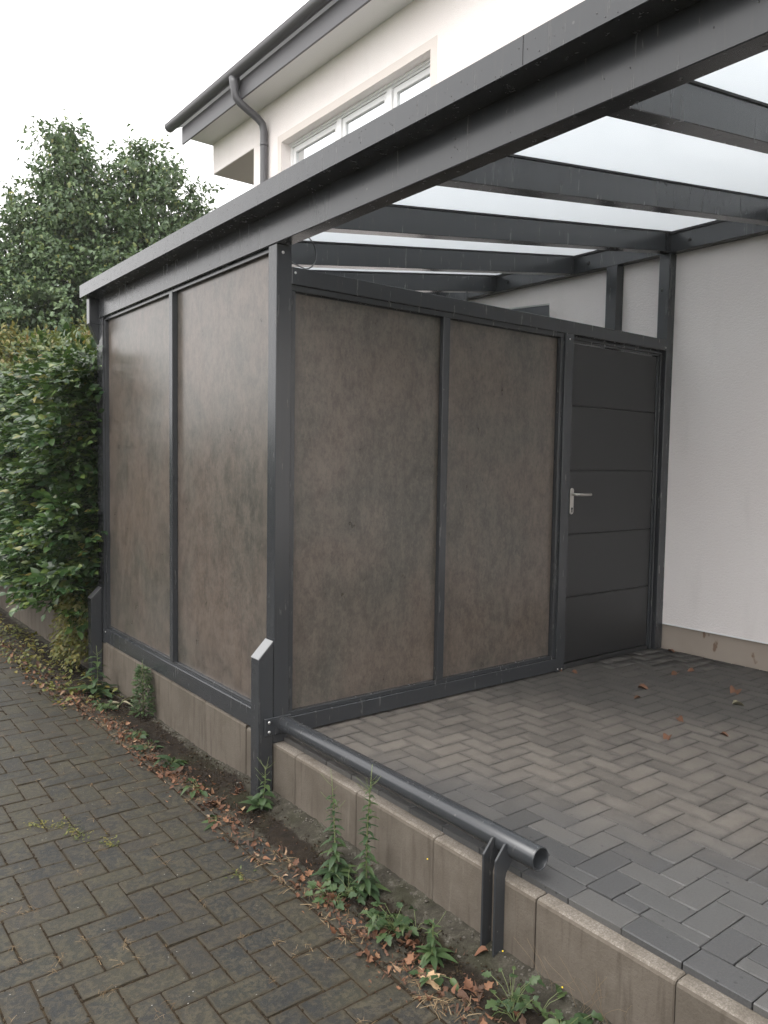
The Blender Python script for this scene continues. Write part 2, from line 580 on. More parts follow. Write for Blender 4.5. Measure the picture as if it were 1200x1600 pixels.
def leaf_base(n=3, width=.55, fold=.35, curve=.25, shape='ovate'):
    """leaf of length 1 along +Y, upper side +Z; returns verts, quads"""
    V, F = [], []
    for i in range(n + 1):
        s = i / n
        if shape == 'ovate':
            w = math.sin(math.pi * min(1, s ** .75 * .985 + .012)) * width / 2
        elif shape == 'lance':
            w = math.sin(math.pi * (s ** .9 * .97 + .02)) * width / 2
        elif shape == 'lobed':
            w = (math.sin(math.pi * (s ** .7 * .95 + .03)) * (1.0 if i % 2 else .55)) * width / 2
        else:
            w = width / 2
        w = max(w, .012)
        z = -curve * s * s
        V += [(-w, s, z + fold * w), (0, s, z), (w, s, z + fold * w)]
    for i in range(n):
        a = 3 * i
        F += [(a, a + 1, a + 4, a + 3), (a + 1, a + 2, a + 5, a + 4)]
    return np.array(V), np.array(F)


def unit(a):
    return a / np.maximum(np.linalg.norm(a, axis=-1, keepdims=True), 1e-9)


def scatter(base, pos, d, nrm, size):
    """place copies of a base leaf: pos (n,3), axis d, rough normal nrm, size (n,)"""
    Vb, Fb = base
    d = unit(d)
    x = unit(np.cross(d, nrm)); z = np.cross(x, d)
    size = np.asarray(size)[:, None, None]
    V = (Vb[None, :, 0:1] * x[:, None, :] + Vb[None, :, 1:2] * d[:, None, :] + Vb[None, :, 2:3] * z[:, None, :]) * size + pos[:, None, :]
    F = Fb[None] + (np.arange(len(pos)) * len(Vb))[:, None, None]
    return V.reshape(-1, 3), F.reshape(-1, Fb.shape[1])


def merge(parts):
    Vs, Fs, o = [], [], 0
    for V, F in parts:
        Vs.append(V); Fs.append(F + o); o += len(V)
    return np.vstack(Vs), np.vstack(Fs)


def npobj(name, VF, mat, parent=None, smooth=False, label=None, cat=None, group=None, kind=None, at=None):
    V, F = VF
    off = np.array(wloc(parent) if parent is not None else (at or (0, 0, 0)))
    o = bpy.data.objects.new(name, npmesh(name, V - off, F, mat, smooth))
    if parent is None:
        o.location = tuple(off)
    return link(o, parent, label, cat, group, kind)


def project(q):
    v = np.asarray(q) - CAM
    z = v @ FWD
    return 600 + 1204.8 * (v @ RT) / z, 800 - 1204.8 * (v @ UP) / z, z


# ================================================================== SETTING
ROADZ = -0.30
# terrain to the horizon (below everything)
V, F = [], []
ts = [-900, -300, -100, -40, -15, -8, 15, 40, 100, 300, 900]
for y in ts:
    for x in ts:
        r = max(abs(x), abs(y))
        V.append((x, y, -.42 if r < 50 else -.42 + (r - 40) * .006))
for j in range(10):
    for i in range(10):
        a = j * 11 + i
        F.append((a, a + 1, a + 12, a + 11))
npobj('terrain', (np.array(V, float), np.array(F)), 'terrain', kind='structure')
MB().box(.10, 14, 2.78, 26, -.41, .02).build('garden_ground', 'garden_soil', kind='structure', at=(5, 10, 0))

# ---- road: bed sheet + single pavers in herringbone bond
road = MB().box(-6.2, -.245, -8, 26, -.40, ROADZ - .004).build('road', 'joint_soil', kind='structure', at=(-3, 5, ROADZ))


def paver_mesh(name, lx, ly, h, bev, mat, wob=.0):
    bm = bmesh.new()
    vs = [bm.verts.new((x * lx / 2, y * ly / 2, z)) for x in (-1, 1) for y in (-1, 1) for z in (-h, 0)]
    for f in ((0, 1, 3, 2), (4, 6, 7, 5), (0, 4, 5, 1), (2, 3, 7, 6), (1, 5, 7, 3)):
        bm.faces.new([vs[i] for i in f])
    bmesh.ops.recalc_face_normals(bm, faces=bm.faces)
    ed = [e for e in bm.edges if all(v.co.z > -h / 2 for v in e.verts)]
    ve = [e for e in bm.edges if abs(e.verts[0].co.z - e.verts[1].co.z) > h / 2]
    bmesh.ops.bevel(bm, geom=ed + ve, offset=bev, segments=2, affect='EDGES', profile=.5)
    if wob:
        for v in bm.verts:
            v.co += Vector((random.uniform(-wob, wob), random.uniform(-wob, wob), random.uniform(-wob, wob) * .5 if v.co.z > -h / 2 else 0))
    me = bpy.data.meshes.new(name)
    bm.to_mesh(me); bm.free()
    me.materials.append(M[mat])
    return me


def lay(tiles, name, parent, meshes, z, mat, tilt, zj, h, bev, limit=300, stuffname='far_pavers'):
    """tiles: (cx, cy, lx, ly); the limit largest in view become single parts, the others one joined part"""
    off = wloc(parent)
    def score(tl):
        u, v, d = project((tl[0], tl[1], z))
        if d < .2 or u < -60 or u > 1260 or v < 0 or v > 1680:
            return 0
        return 1 / d ** 3
    tiles = sorted(tiles, key=lambda q: -score(q))
    nsing = min(limit, sum(1 for q in tiles if score(q) > 0))
    for cx, cy, lx, ly in tiles[:nsing]:
        rot = 0
        L, Wd = lx, ly
        if ly > lx:
            rot = math.pi / 2; L, Wd = ly, lx
        key = (round(L, 4), round(Wd, 4))
        if key not in meshes:
            meshes[key] = [paver_mesh(name, L, Wd, h, bev, mat, bev * .35) for _ in range(5 if len(meshes) < 1 else 1)]
        o = bpy.data.objects.new(name, random.choice(meshes[key]))
        o.location = (cx - off.x, cy - off.y, z - off.z + random.uniform(-zj, zj))
        o.rotation_euler = (random.uniform(-tilt, tilt), random.uniform(-tilt, tilt), rot + random.choice((0, math.pi)) + random.uniform(-tilt, tilt) * .6)
        link(o, parent)
    rest = tiles[nsing:]
    if rest:
        Vb = np.array([(-1, -1, -1), (1, -1, -1), (1, 1, -1), (-1, 1, -1), (-1, -1, 0), (1, -1, 0), (1, 1, 0), (-1, 1, 0)], float)
        Fb = np.array([(4, 5, 6, 7), (0, 1, 5, 4), (1, 2, 6, 5), (2, 3, 7, 6), (3, 0, 4, 7)])
        parts = []
        for cx, cy, lx, ly in rest:
            zz = z + random.uniform(-zj, zj)
            Vt = Vb * (lx / 2, ly / 2, h) + (cx, cy, zz)
            Vt[4:, :2] = (Vt[4:, :2] - (cx, cy)) * .975 + (cx, cy)
            parts.append((Vt, Fb))
        npobj(stuffname, merge(parts), mat, parent, kind='stuff')


MX, MY = .105, .101
road_tiles = []
X0, Y0 = -.778, -.012 + 2 * MY
XE = -.352
for i in range(-7, 34):              # i counts towards -X, cell i covers [X0-(i+1)MX, X0-i*MX]
    for j in range(-60, 34):
        s = (i + j) % 4
        xr = X0 - i * MX
        yt = Y0 - j * MY
        if s == 0:
            x1, x0, y1, y0 = xr, xr - 2 * MX, yt, yt - MY
        elif s == 2:
            x1, x0, y1, y0 = xr, xr - MX, yt, yt - 2 * MY
        else:
            continue
        x1 = min(x1, XE)
        if x1 - x0 < .03 or x0 < -4.2 or y1 > 6.2 or y0 < -3.3:
            continue
        road_tiles.append(((x0 + x1) / 2, (y0 + y1) / 2, x1 - x0 - .0065, y1 - y0 - .0065))
y = 6.0
while y > -3.2:
    ln = .2 + .004
    road_tiles.append((XE + .052, y - ln / 2, .1 - .003, ln - .007))
    y -= ln
lay(road_tiles, 'paver', road, {}, ROADZ, 'paver_road', .012, .0024, .05, .004)

# ---- driveway: sand bed + pavers
W = 3.389
drive = MB().box(.075, W + .02, -6.0, 2.7, -.12, -.014).build('driveway', 'joint_sand', kind='structure', at=(1.7, -1.5, 0))
d_tiles = []
for i in range(-2, 34):
    for j in range(-18, 26):
        s = (i + j) % 4
        xl = .231 + .1005 * i
        yt = -1.663 - .1005 * j
        if s == 0:
            x0, x1, y1, y0 = xl, xl + .201, yt, yt - .1005
        elif s == 2:
            x0, x1, y1, y0 = xl, xl + .1005, yt, yt - .201
        else:
            continue
        x0 = max(x0, .168); x1 = min(x1, W - .004); y1 = min(y1, .10)
        if x1 - x0 < .022 or y1 - y0 < .022 or y0 < -4.1:
            continue
        d_tiles.append(((x0 + x1) / 2, (y0 + y1) / 2, x1 - x0 - .0048, y1 - y0 - .0048))
y = -1.7763 + .199 * 9
while y > -4.0:
    if y < .02:
        d_tiles.append((.0604 + .0515, y - .0995, .103, .1955))
    y -= .199
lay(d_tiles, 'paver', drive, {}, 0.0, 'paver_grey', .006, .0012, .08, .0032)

# ---- verge strip with soil, moss and concrete haunch
nx, ny = 26, 520
gx = np.linspace(-.262, .012, nx); gy = np.linspace(-3.2, 7.2, ny)
X, Y = np.meshgrid(gx, gy)
Z = -.305 + .045 * np.clip((X + .16) / .16, 0, 1)
hump = .016 * np.exp(-((X + .165) / .045) ** 2)
Z += hump * (.5 + .5 * np.sin(Y * 7 + 2 * np.sin(Y * 3)))
Z -= np.clip((Y - .1) / .6, 0, 1) * .05 * np.clip((X + .2) / .2, 0, 1)
Z += RNG.normal(0, .0035, Z.shape)
k = np.array([1, 2, 1]) / 4
for _ in range(1):
    Z[:, 1:-1] = k[0] * Z[:, :-2] + k[1] * Z[:, 1:-1] + k[2] * Z[:, 2:]
V = np.stack([X, Y, Z], -1).reshape(-1, 3)
idx = np.arange(nx * ny).reshape(ny, nx)
F = np.stack([idx[:-1, :-1], idx[:-1, 1:], idx[1:, 1:], idx[1:, :-1]], -1).reshape(-1, 4)
npobj('verge', (V, F), 'verge', smooth=True, kind='structure')


def verge_z(x, y):
    z = -.305 + .045 * min(max((x + .16) / .16, 0), 1)
    z -= min(max((y - .1) / .6, 0), 1) * .05 * min(max((x + .2) / .2, 0), 1)
    if x < -.255:
        z = ROADZ + .001
    return z


# ---- retaining wall: stones half a metre long, with joints
rw = empty('retaining_wall', (.06, 0, -.34), 'low wall of brown grey concrete stones along the lane, under carport and hedge', 'wall')
kerb_mesh = {}
def kerb(y0, y1, ztop, front=.003, thick=.062):
    key = (round(y1 - y0, 3), round(ztop, 3))
    if key not in kerb_mesh:
        ln = y1 - y0
        poly = [(0, -.45), (0, -.014), (.004, -.005), (.014, 0), (thick - .006, 0), (thick, -.006), (thick, -.45)]
        m = MB().prism(poly, 'y', -ln / 2 + .002, ln / 2 - .002, 0)
        bmesh.ops.bevel(m.bm, geom=[e for e in m.bm.edges if abs(e.verts[0].co.y - e.verts[1].co.y) < 1e-6], offset=.004, segments=1, affect='EDGES')
        me = bpy.data.meshes.new('kerb_stone')
        m.bm.to_mesh(me); m.bm.free()
        me.materials.append(M['kerb_concrete'])
        kerb_mesh[key] = me
    o = bpy.data.objects.new('kerb_stone', kerb_mesh[key])
    off = wloc(rw)
    o.location = (front - off.x + random.uniform(-.0015, .0015), (y0 + y1) / 2 - off.y, ztop - off.z + random.uniform(-.001, .001))
    o.rotation_euler = (0, 0, random.uniform(-.003, .003))
    link(o, rw)

yj = -.1987
for kk in range(-8, 15):
    a = yj + .4977 * (kk - 1); b = yj + .4977 * kk
    zt = -.0203
    if kk >= 2: zt = -.008
    if kk >= 7: zt = .06
    if kk == 1:
        kerb(a, b - .006, zt)
    else:
        kerb(a, b, zt)

# ================================================================== CARPORT
ZB, XB, XB2 = 2.4182, -.0047, .0755
car = empty('carport', (.04, 0, 0), 'anthracite aluminium carport with white glass roof, stone print panels and door', 'carport')
YN = -4.6                       # near end of the carport, behind the camera's right

# beam with gutter box
xg, zg0, zg1, Lg = -.115, 2.566, 2.655, 2.706
MB().box(XB, XB2, YN, 2.6231, ZB, zg0 + .05, .003).build('beam', 'anthracite', car)
g = MB().prism([(xg, zg0), (xg, zg1), (xg + .006, zg1 + .004), (xg + .022, zg1 + .004), (xg + .022, zg1 - .012), (xg + .008, zg1 - .014),
                (xg + .008, zg0 + .012), (XB2 - .02, zg0 + .012), (XB2 - .02, zg1), (XB2, zg1), (XB2, zg0 + .052), (XB - .0025, zg0 + .052), (XB - .0025, zg0)], 'y', YN, Lg)
gut = g.build('gutter', 'anthracite', car)
MB().box(xg + .004, XB2 - .006, Lg + .0005, Lg + .004, zg0 + .002, zg1 - .002).build('end_cap', 'anthracite', gut)
# sheet joint of the gutter lip
MB().box(xg - .0012, xg + .004, -1.6505, -1.6492, zg0 + .002, zg1).build('sheet_joint', 'groove_dark', gut)
# square outlet pipe with an offset to the post
dp = MB()
dp.box(-.068, .006, 2.636, 2.700, 2.375, zg0 - .001, .004)
dp.hexa([(.004, 2.637, 2.235), (.074, 2.637, 2.235), (.074, 2.699, 2.235), (.004, 2.699, 2.235),
         (-.067, 2.637, 2.377), (.005, 2.637, 2.377), (.005, 2.699, 2.377), (-.067, 2.699, 2.377)], .003)
dp.box(.004, .074, 2.638, 2.698, -.2, 2.236, .004)
dp.build('downpipe', 'anthracite', gut)

# posts
def post(x0, x1, y0, y1, z0, z1, nm='post'):
    return MB().box(x0, x1, y0, y1, z0, z1, .0025).build(nm, 'anthracite', car)
pA = post(0, .0857, 0, .0777, -.02, ZB - .0005)
pB = post(0, .08, 2.553, 2.631, -.02, ZB - .0005)
pC = post(2.1492, 2.2313, 0, .08, 0.001, 2.2398)
pD = post(3.300, W - .001, 0, .0857, .001, 2.955)
pE = post(3.300, W - .001, .455, .555, .001, 2.955)
pF = post(3.300, W - .001, 2.54, 2.62, .001, 2.955)
def dome_bolt(x, y, z, parent, axis='x', r=.014, mat='bolt_black', nm='bolt'):
    m = MB()
    bm = bmesh.new()
    bmesh.ops.create_uvsphere(bm, u_segments=10, v_segments=6, radius=r)
    sc = {'x': (.7, 1, 1), 'y': (1, .6, 1), 'z': (1, 1, .6)}[axis]
    for v in bm.verts:
        v.co = Vector((v.co.x * sc[0] + x, v.co.y * sc[1] + y, v.co.z * sc[2] + z))
    for f in bm.faces:
        f.smooth = True
    m.add(bm)
    return m.build(nm, mat, parent)
dome_bolt(3.300, .058, 2.69, pD)
dome_bolt(.035, -.001, 2.38, pA, 'y', .0075, 'screw_zinc', 'screw')
dome_bolt(2.19, -.001, 2.205, pC, 'y', .006, 'screw_zinc', 'screw')
dome_bolt(2.165, -.001, .022, pC, 'y', .006, 'screw_zinc', 'screw')
dome_bolt(2.207, -.001, .017, pC, 'y', .006, 'screw_zinc', 'screw')

# wall plate and rafters
plate = MB().box(3.312, W - .002, YN, 2.62, 2.9575, 3.098, .003).build('wall_plate', 'anthracite', car)
SL = .1385
def rz(x):                      # rafter top
    return 3.105 - SL * (3.31 - x)
RY = [1.77 + .885 - .08, 1.77, .885, 0.0, -.862, -1.715, -2.57, -3.43, -4.29]
RW = .0857
for y in RY:
    x0, x1 = .05, 3.3115
    rf = MB()
    rf.hexa([(x0, y, rz(x0) - .142), (x1, y, rz(x1) - .142), (x1, y + RW, rz(x1) - .142), (x0, y + RW, rz(x0) - .142),
             (x0, y, rz(x0) - .007), (x1, y, rz(x1) - .007), (x1, y + RW, rz(x1) - .007), (x0, y + RW, rz(x0) - .007)], .003)
    ro = rf.build('rafter', 'anthracite', car)
    gk = MB()
    gk.hexa([(x0, y - .006, rz(x0) - .0068), (x1, y - .006, rz(x1) - .0068), (x1, y + RW + .006, rz(x1) - .0068), (x0, y + RW + .006, rz(x0) - .0068),
             (x0, y - .006, rz(x0) + .003), (x1, y - .006, rz(x1) + .003), (x1, y + RW + .006, rz(x1) + .003), (x0, y + RW + .006, rz(x0) + .003)])
    gk.build('gasket', 'rubber', ro)
    cp = MB()
    cp.hexa([(x0 - .02, y + .01, rz(x0 - .02) + .0205), (x1, y + .01, rz(x1) + .0205), (x1, y + RW - .01, rz(x1) + .0205), (x0 - .02, y + RW - .01, rz(x0 - .02) + .0205),
             (x0 - .02, y + .01, rz(x0 - .02) + .035), (x1, y + .01, rz(x1) + .035), (x1, y + RW - .01, rz(x1) + .035), (x0 - .02, y + RW - .01, rz(x0 - .02) + .035)], .002)
    cp.build('cover_strip', 'anthracite', ro)
    for s in (-.145, RW + .145):
        if -4.4 < y + s < 2.6:
            dome_bolt(3.3115, y + s, 3.022, plate)
ys = [RY[0] + RW / 2] + [y + RW / 2 for y in RY[1:]]
for a, b in zip(ys, ys[1:]):
    x0, x1 = .035, 3.385
    pn = MB()
    pn.hexa([(x0, b + .004, rz(x0) + .0036), (x1, b + .004, rz(x1) + .0036), (x1, a - .004, rz(x1) + .0036), (x0, a - .004, rz(x0) + .0036),
             (x0, b + .004, rz(x0) + .0196), (x1, b + .004, rz(x1) + .0196), (x1, a - .004, rz(x1) + .0196), (x0, a - .004, rz(x0) + .0196)])
    pn.build('roof_pane', 'milk_glass', car)
# dark clamping profile between panes and the wall plate
MB().box(3.296, 3.3112, YN, 2.62, 3.0885, 3.1055).build('wall_gasket', 'rubber', plate)
# lower glazing profile on the beam
MB().box(XB2 - .018, XB2 - .001, YN, 2.62, zg0 + .053, 2.648).build('glazing_profile', 'anthracite', car)

# ---- lane side wall
rl = MB().box(0.0, .062, .0785, 2.5525, -.0035, .0975, .003).build('bottom_rail', 'anthracite', car)
dome_bolt(-.001, 2.53, .075, rl, 'x', .006, 'screw_zinc', 'screw')
sf = MB()
sf.box(.016, .055, .0785, 2.5525, .098, .118, .0015)          # sill bead
sf.box(.016, .055, .0785, 2.5525, 2.396, 2.4175, .0015)
sf.box(.012, .055, 2.530, 2.5525, .1182, 2.3958, .0015)
sf.box(.012, .055, .0785, .100, .1182, 2.3958, .0015)
sf.build('panel_frame', 'anthracite', car)
MB().box(.002, .038, 1.262, 1.310, .1182, 2.3958, .002).build('mullion', 'anthracite', car)
MB().box(.0385, .0465, 1.286, 2.5295, .1184, 2.3956).build('wall_panel', 'stone_laminate', car, label='glossy brown stone print panel nearest the hedge')
MB().box(.0385, .0465, .1005, 1.2845, .1184, 2.3956).build('wall_panel', 'stone_laminate', car, label='brown stone print panel on the lane side next to the corner post')

# ---- front wall with door
tr_ = MB().box(.0862, 3.2995, 0.0, .062, 2.2404, 2.3218, .0025).build('top_rail', 'anthracite', car)
dome_bolt(.105, -.001, 2.295, tr_, 'y', .0065, 'screw_zinc', 'screw')
dome_bolt(3.288, -.001, 2.262, tr_, 'y', .0065, 'screw_zinc', 'screw')
br_ = MB().box(.0862, 2.1487, 0.0, .062, .0106, .0959, .003).build('bottom_rail', 'anthracite', car)
sf = MB()
sf.box(.0862, 2.1487, .014, .058, 2.212, 2.2399, .0015)
sf.box(.0862, 2.1487, .014, .058, .0963, .118, .0015)
sf.box(.0862, .1165, .014, .058, .1183, 2.2117, .0015)
sf.box(2.118, 2.1487, .014, .058, .1183, 2.2117, .0015)
sf.build('panel_frame', 'anthracite', car)
MB().box(1.090, 1.141, .010, .042, .1183, 2.2117, .002).build('mullion', 'anthracite', car)
MB().box(.122, 1.108, .0425, .0505, .1185, 2.2055).build('wall_panel', 'stone_laminate', car, label='stone print panel on the front, between corner post and mullion')
MB().box(1.1105, 2.113, .0425, .0505, .1185, 2.2055).build('wall_panel', 'stone_laminate', car, label='stone print panel on the front, next to the door')
sh = MB()
sh.box(.117, .1215, .044, .050, .1185, 2.211); sh.box(2.1135, 2.1178, .044, .050, .1185, 2.211); sh.box(.122, 2.113, .044, .050, 2.206, 2.2115)
sh.build('panel_seal', 'rubber', car)

door = bpy.data.objects.new('door', None)
door.empty_display_size = .1
door.location = Vector((2.76, .05, .03)) - wloc(car)
link(door, car, 'dark grey door of five wide horizontal panels with steel handle')
zz = [.036, .486, .918, 1.350, 1.781, 2.196]
for a, b in zip(zz, zz[1:]):
    MB().box(2.240, 3.241, .040, .078, a + .0035, b - .0035, .0055, 2).build('door_panel', 'door_coat', door)
MB().box(2.242, 3.239, .0475, .072, .040, 2.192).build('door_core', 'groove_dark', door)
fr_ = MB()
fr_.box(3.2445, 3.262, .034, .085, .002, 2.199, .002)
fr_.box(3.2625, 3.2755, .020, .085, .002, 2.213, .002)
fr_.box(3.276, 3.2994, .046, .085, .002, 2.228, .002)
fr_.box(2.232, 3.262, .034, .085, 2.1995, 2.2135, .002)
fr_.box(2.232, 3.2755, .020, .085, 2.2140, 2.2255, .002)
fr_.box(2.232, 3.2755, .046, .085, 2.2260, 2.2400, .002)
fr_.build('door_frame', 'anthracite', door)
MB().box(2.232, 3.244, .026, .085, .001, .034, .003).build('threshold', 'door_coat', door)
hx = 2.302
hp = MB()
poly = []
for kq in range(24):
    an = kq * math.pi / 12
    cz = 1.212 if math.sin(an) >= 0 else 1.072
    poly.append((hx + .0185 * math.cos(an), cz + .0185 * math.sin(an)))
hp.prism(poly, 'y', .0315, .0398, .0015)
hp.tube([(hx, .034, 1.188), (hx, -.012, 1.188)], .0095, 12)
hp.tube([(hx, -.010, 1.188), (hx + .012, -.017, 1.188), (hx + .05, -.020, 1.187), (hx + .135, -.020, 1.187)], .0095, 12)
hp.build('door_handle', 'steel', door)
lk = MB()
lk.tube([(hx, .0312, 1.092), (hx, .0285, 1.092)], .0085, 12)
lk.box(hx - .004, hx + .004, .0285, .0312, 1.066, 1.089)
lk.build('lock_cylinder', 'bolt_black', door)

# ================================================================== IMPACT POSTS AND PIPE RAIL
def stub(x0, x1, y0, y1, zb, zlow, zhigh, label):
    e = empty('impact_post', ((x0 + x1) / 2, (y0 + y1) / 2, zb), label, 'bollard', 'stub posts guarding the lane side wall')
    m = MB().hexa([(x0, y0, zb), (x1, y0, zb), (x1, y1, zb), (x0, y1, zb), (x0, y0, zlow), (x1, y0, zhigh), (x1, y1, zhigh), (x0, y1, zlow)], .002)
    m.build('tube', 'anthracite', e)
    i_ = .004
    c_ = MB().hexa([(x0 - .001, y0 + .001, zlow + .0005), (x1 - .001, y0 + .001, zhigh + .0005), (x1 - .001, y1 - .001, zhigh + .0005), (x0 - .001, y1 - .001, zlow + .0005),
                    (x0 - .002, y0 + .001, zlow + .003), (x1 - .002, y0 + .001, zhigh + .003), (x1 - .002, y1 - .001, zhigh + .003), (x0 - .002, y1 - .001, zlow + .003)])
    c_.build('slanted_cap', 'cap_sky_tint', e)
    return e
stub(-.085, -.004, -.0008, .077, -.36, .411, .493, 'stub post with slanted top tinted pale like reflected sky at the corner, in front of the pipe rail')
stub(-.083, -.0035, 2.600, 2.678, -.38, .323, .402, 'stub post with slanted top tinted pale like reflected sky at the hedge end of the carport')

pr_ = empty('pipe_rail', (.03, -.8, -.3), 'round anthracite pipe rail lying low along the kerb, open at its near end', 'rail')
bmq = MB()
A, B = Vector((.058, -.0135, .071)), Vector((.047, -1.672, .086))
ro_, ri_ = .0405, .0355
n = 40
ax = (B - A).normalized(); u_ = Vector((0, 0, 1)); u_ = (u_ - ax * u_.dot(ax)).normalized(); v_ = ax.cross(u_)
bm = bmesh.new()
rings = []
for c0, rr in ((A, ro_ ), (A + ax * .4, ro_), (A + ax * .8, ro_), (A + ax * 1.2, ro_), (B - ax * .0015, ro_), (B, ro_ - .0012), (B, ri_ + .001), (B - ax * .0015, ri_), (A + ax * .2, ri_)):
    rings.append([bm.verts.new(c0 + (u_ * math.cos(2 * math.pi * q / n) + v_ * math.sin(2 * math.pi * q / n)) * rr) for q in range(n)])
for ii, (a, b) in enumerate(zip(rings, rings[1:])):
    for q in range(n):
        f = bm.faces.new((a[q], a[(q + 1) % n], b[(q + 1) % n], b[q])); f.smooth = ii in (0, 1, 2, 3, 7)
bm.faces.new(rings[-1])
bmesh.ops.recalc_face_normals(bm, faces=bm.faces)
bmq.add(bm)
bmq.build('pipe', 'anthracite', pr_)
pl = MB().box(-.056, .094, -.0135, -.0015, .026, .116, .003).build('mounting_plate', 'anthracite', pr_)
for z in (.094, .046):
    dome_bolt(-.031, -.0135, z, pl, 'y', .0085, 'screw_zinc', 'bolt')
wl = MB().tube([(A + ax * .0), (A + ax * .004)], .044, 28).build('weld_seam', 'anthracite', pl)
for y in (-1.500, -1.557):
    leg = MB()
    poly = [(-.046, -.33), (.0015, -.33), (.0015, -.015), (.008, .006), (.022, .022), (.036, .040), (.028, .058), (.012, .085), (.004, .108), (-.004, .106), (-.046, .060)]
    leg.prism(poly, 'y', y - .004, y + .004, .0012)
    leg.build('leg', 'anthracite', pr_)

# ================================================================== HOUSE
ho = empty('house', (5.5, 2, 0), 'white plastered house with grey gutter, wide upper window and beige plinth', 'house')
Y_END, Y_NOTCH, YNEAR = 7.845, 6.555, -9.0
ZS = 6.155
wl_ = MB()
wl_.box(W, 11.5, YNEAR, Y_NOTCH, .195, 4.40)                       # lower storey
wy0, wy1, wz0, wz1 = 2.838, 5.798, 4.45, 5.556
wl_.box(W, 11.5, YNEAR, wy0, 4.4003, ZS + .2)
wl_.box(W, 11.5, wy1, Y_NOTCH, 4.4003, ZS + .2)
wl_.box(W, 11.5, wy0 + .0001, wy1 - .0001, wz1, ZS + .2)
wl_.box(W + .35, 11.5, wy0 + .0001, wy1 - .0001, 4.4003, wz1 - .0002)
wl_.box(W, 11.5, Y_NOTCH + .0002, Y_END, 5.716, ZS + .2)
wl_.build('wall', 'plaster', ho)
MB().box(W + .006, 11.4, Y_NOTCH + .002, Y_END - .006, 5.709, 5.7155).build('overhang_soffit', 'soffit_panel', ho)
MB().box(W + .022, 11.4, YNEAR, Y_NOTCH - .02, -.3, .1948).build('plinth', 'plinth_render', ho)
MB().box(W - .004, W + .02, YNEAR, -.001, .186, .1948).build('plaster_stop_bead', 'window_white', ho)
# eaves
XF = 3.018
MB().box(XF + .02, W + .05, YNEAR, 7.895, ZS, ZS + .02).build('eaves_soffit', 'soffit_paint', ho)
MB().box(XF - .006, XF + .0195, YNEAR, 8.13, ZS - .012, ZS + .235, .002).build('fascia', 'zinc_grey', ho)
rfm = MB()
rfm.hexa([(XF - .05, YNEAR, ZS + .24), (7.4, YNEAR, ZS + 2.3), (7.4, 8.2, ZS + 2.3), (XF - .05, 8.2, ZS + .24),
          (XF - .05, YNEAR, ZS + .33), (7.4, YNEAR, ZS + 2.39), (7.4, 8.2, ZS + 2.39), (XF - .05, 8.2, ZS + .33)])
rfm.hexa([(7.41, YNEAR, ZS + 2.3), (11.9, YNEAR, ZS + .2), (11.9, 8.2, ZS + .2), (7.41, 8.2, ZS + 2.3),
          (7.41, YNEAR, ZS + 2.39), (11.9, YNEAR, ZS + .29), (11.9, 8.2, ZS + .29), (7.41, 8.2, ZS + 2.39)])
rfm.build('roof', 'zinc_grey', ho)
# half round gutter
gx_, gz_, gr_ = XF - .085, ZS + .315, .078
gb = bmesh.new()
prof = []
for q in range(13):
    an = math.pi + q * math.pi / 12
    prof.append((gx_ + gr_ * math.cos(an), gz_ + gr_ * math.sin(an)))
prof = [(prof[0][0] + .012, gz_ + .012), (prof[0][0] - .004, gz_ + .012)] + prof
inner = [(gx_ + (a - gx_) * .94, gz_ + (b - gz_) * .94) for a, b in prof[2:][::-1]]
gm = MB().prism(prof + inner, 'y', YNEAR, 8.42)
for f in gm.bm.faces:
    f.smooth = abs(f.normal.y) < .5 and False
hg = gm.build('gutter', 'zinc_grey', ho)
MB().prism(prof[2:], 'y', 8.4205, 8.424).build('gutter_end', 'zinc_grey', hg)
# downpipe
dpy = 6.16
dpm = MB()
pts = [(gx_ + .01, 6.27, gz_ - .06), (gx_ + .01, 6.265, gz_ - .14), (gx_ + .012, 6.26, gz_ - .25), (gx_ + .03, 6.25, gz_ - .315), (gx_ + .08, 6.24, gz_ - .37),
       (gx_ + .2, 6.21, gz_ - .45), (gx_ + .31, 6.185, gz_ - .52), (W - .08, 6.17, gz_ - .585), (W - .064, dpy, gz_ - .68), (W - .062, dpy, 5.4), (W - .062, dpy, 4.6), (W - .062, dpy, 3.16)]
dpm.tube(pts, .05, 18, True, [.075, .066, .05] + [.05] * 9)
hd = dpm.build('downpipe', 'zinc_grey', ho)
MB().tube([(W - .062, dpy, 5.60), (W - .062, dpy, 5.628)], .054, 18).tube([(W - .062, dpy, 5.614), (W + .01, dpy, 5.614)], .006, 8).build('pipe_clip', 'zinc_grey', hd)
# window: surround band, frame, three casements
bw = .098
sb = MB()
sb.box(W - .0035, W + .06, wy0 - bw, wy0 - .0003, 4.42, wz1 + bw)
sb.box(W - .0035, W + .06, wy1 + .0003, wy1 + bw, 4.42, wz1 + bw)
sb.box(W - .0035, W + .06, wy0, wy1, wz1 + .0003, wz1 + bw)
sb.build('window_surround', 'plaster_band', ho)
win = bpy.data.objects.new('window', None)
win.empty_display_size = .1
win.location = Vector((W + .17, 4.3, wz0)) - wloc(ho)
link(win, ho, 'wide white three part window under the eaves')
xf = W + .135
MB().box(W + .062, W + .36, wy0 + .0005, wy1 - .0005, wz0 - .03, wz0).build('sill', 'window_white', win)
fm = MB()
MU = [3.675, 4.655]
fm.box(xf, xf + .07, wy0 + .001, wy1 - .001, wz1 - .05, wz1 - .0008, .002)
fm.box(xf - .03, xf - .001, wy0 + .001, wy1 - .001, wz1 - .024, wz1 - .0008, .002)
fm.box(xf, xf + .07, wy0 + .001, wy0 + .05, wz0, wz1 - .0505, .002)
fm.box(xf, xf + .07, wy1 - .05, wy1 - .001, wz0, wz1 - .0505, .002)
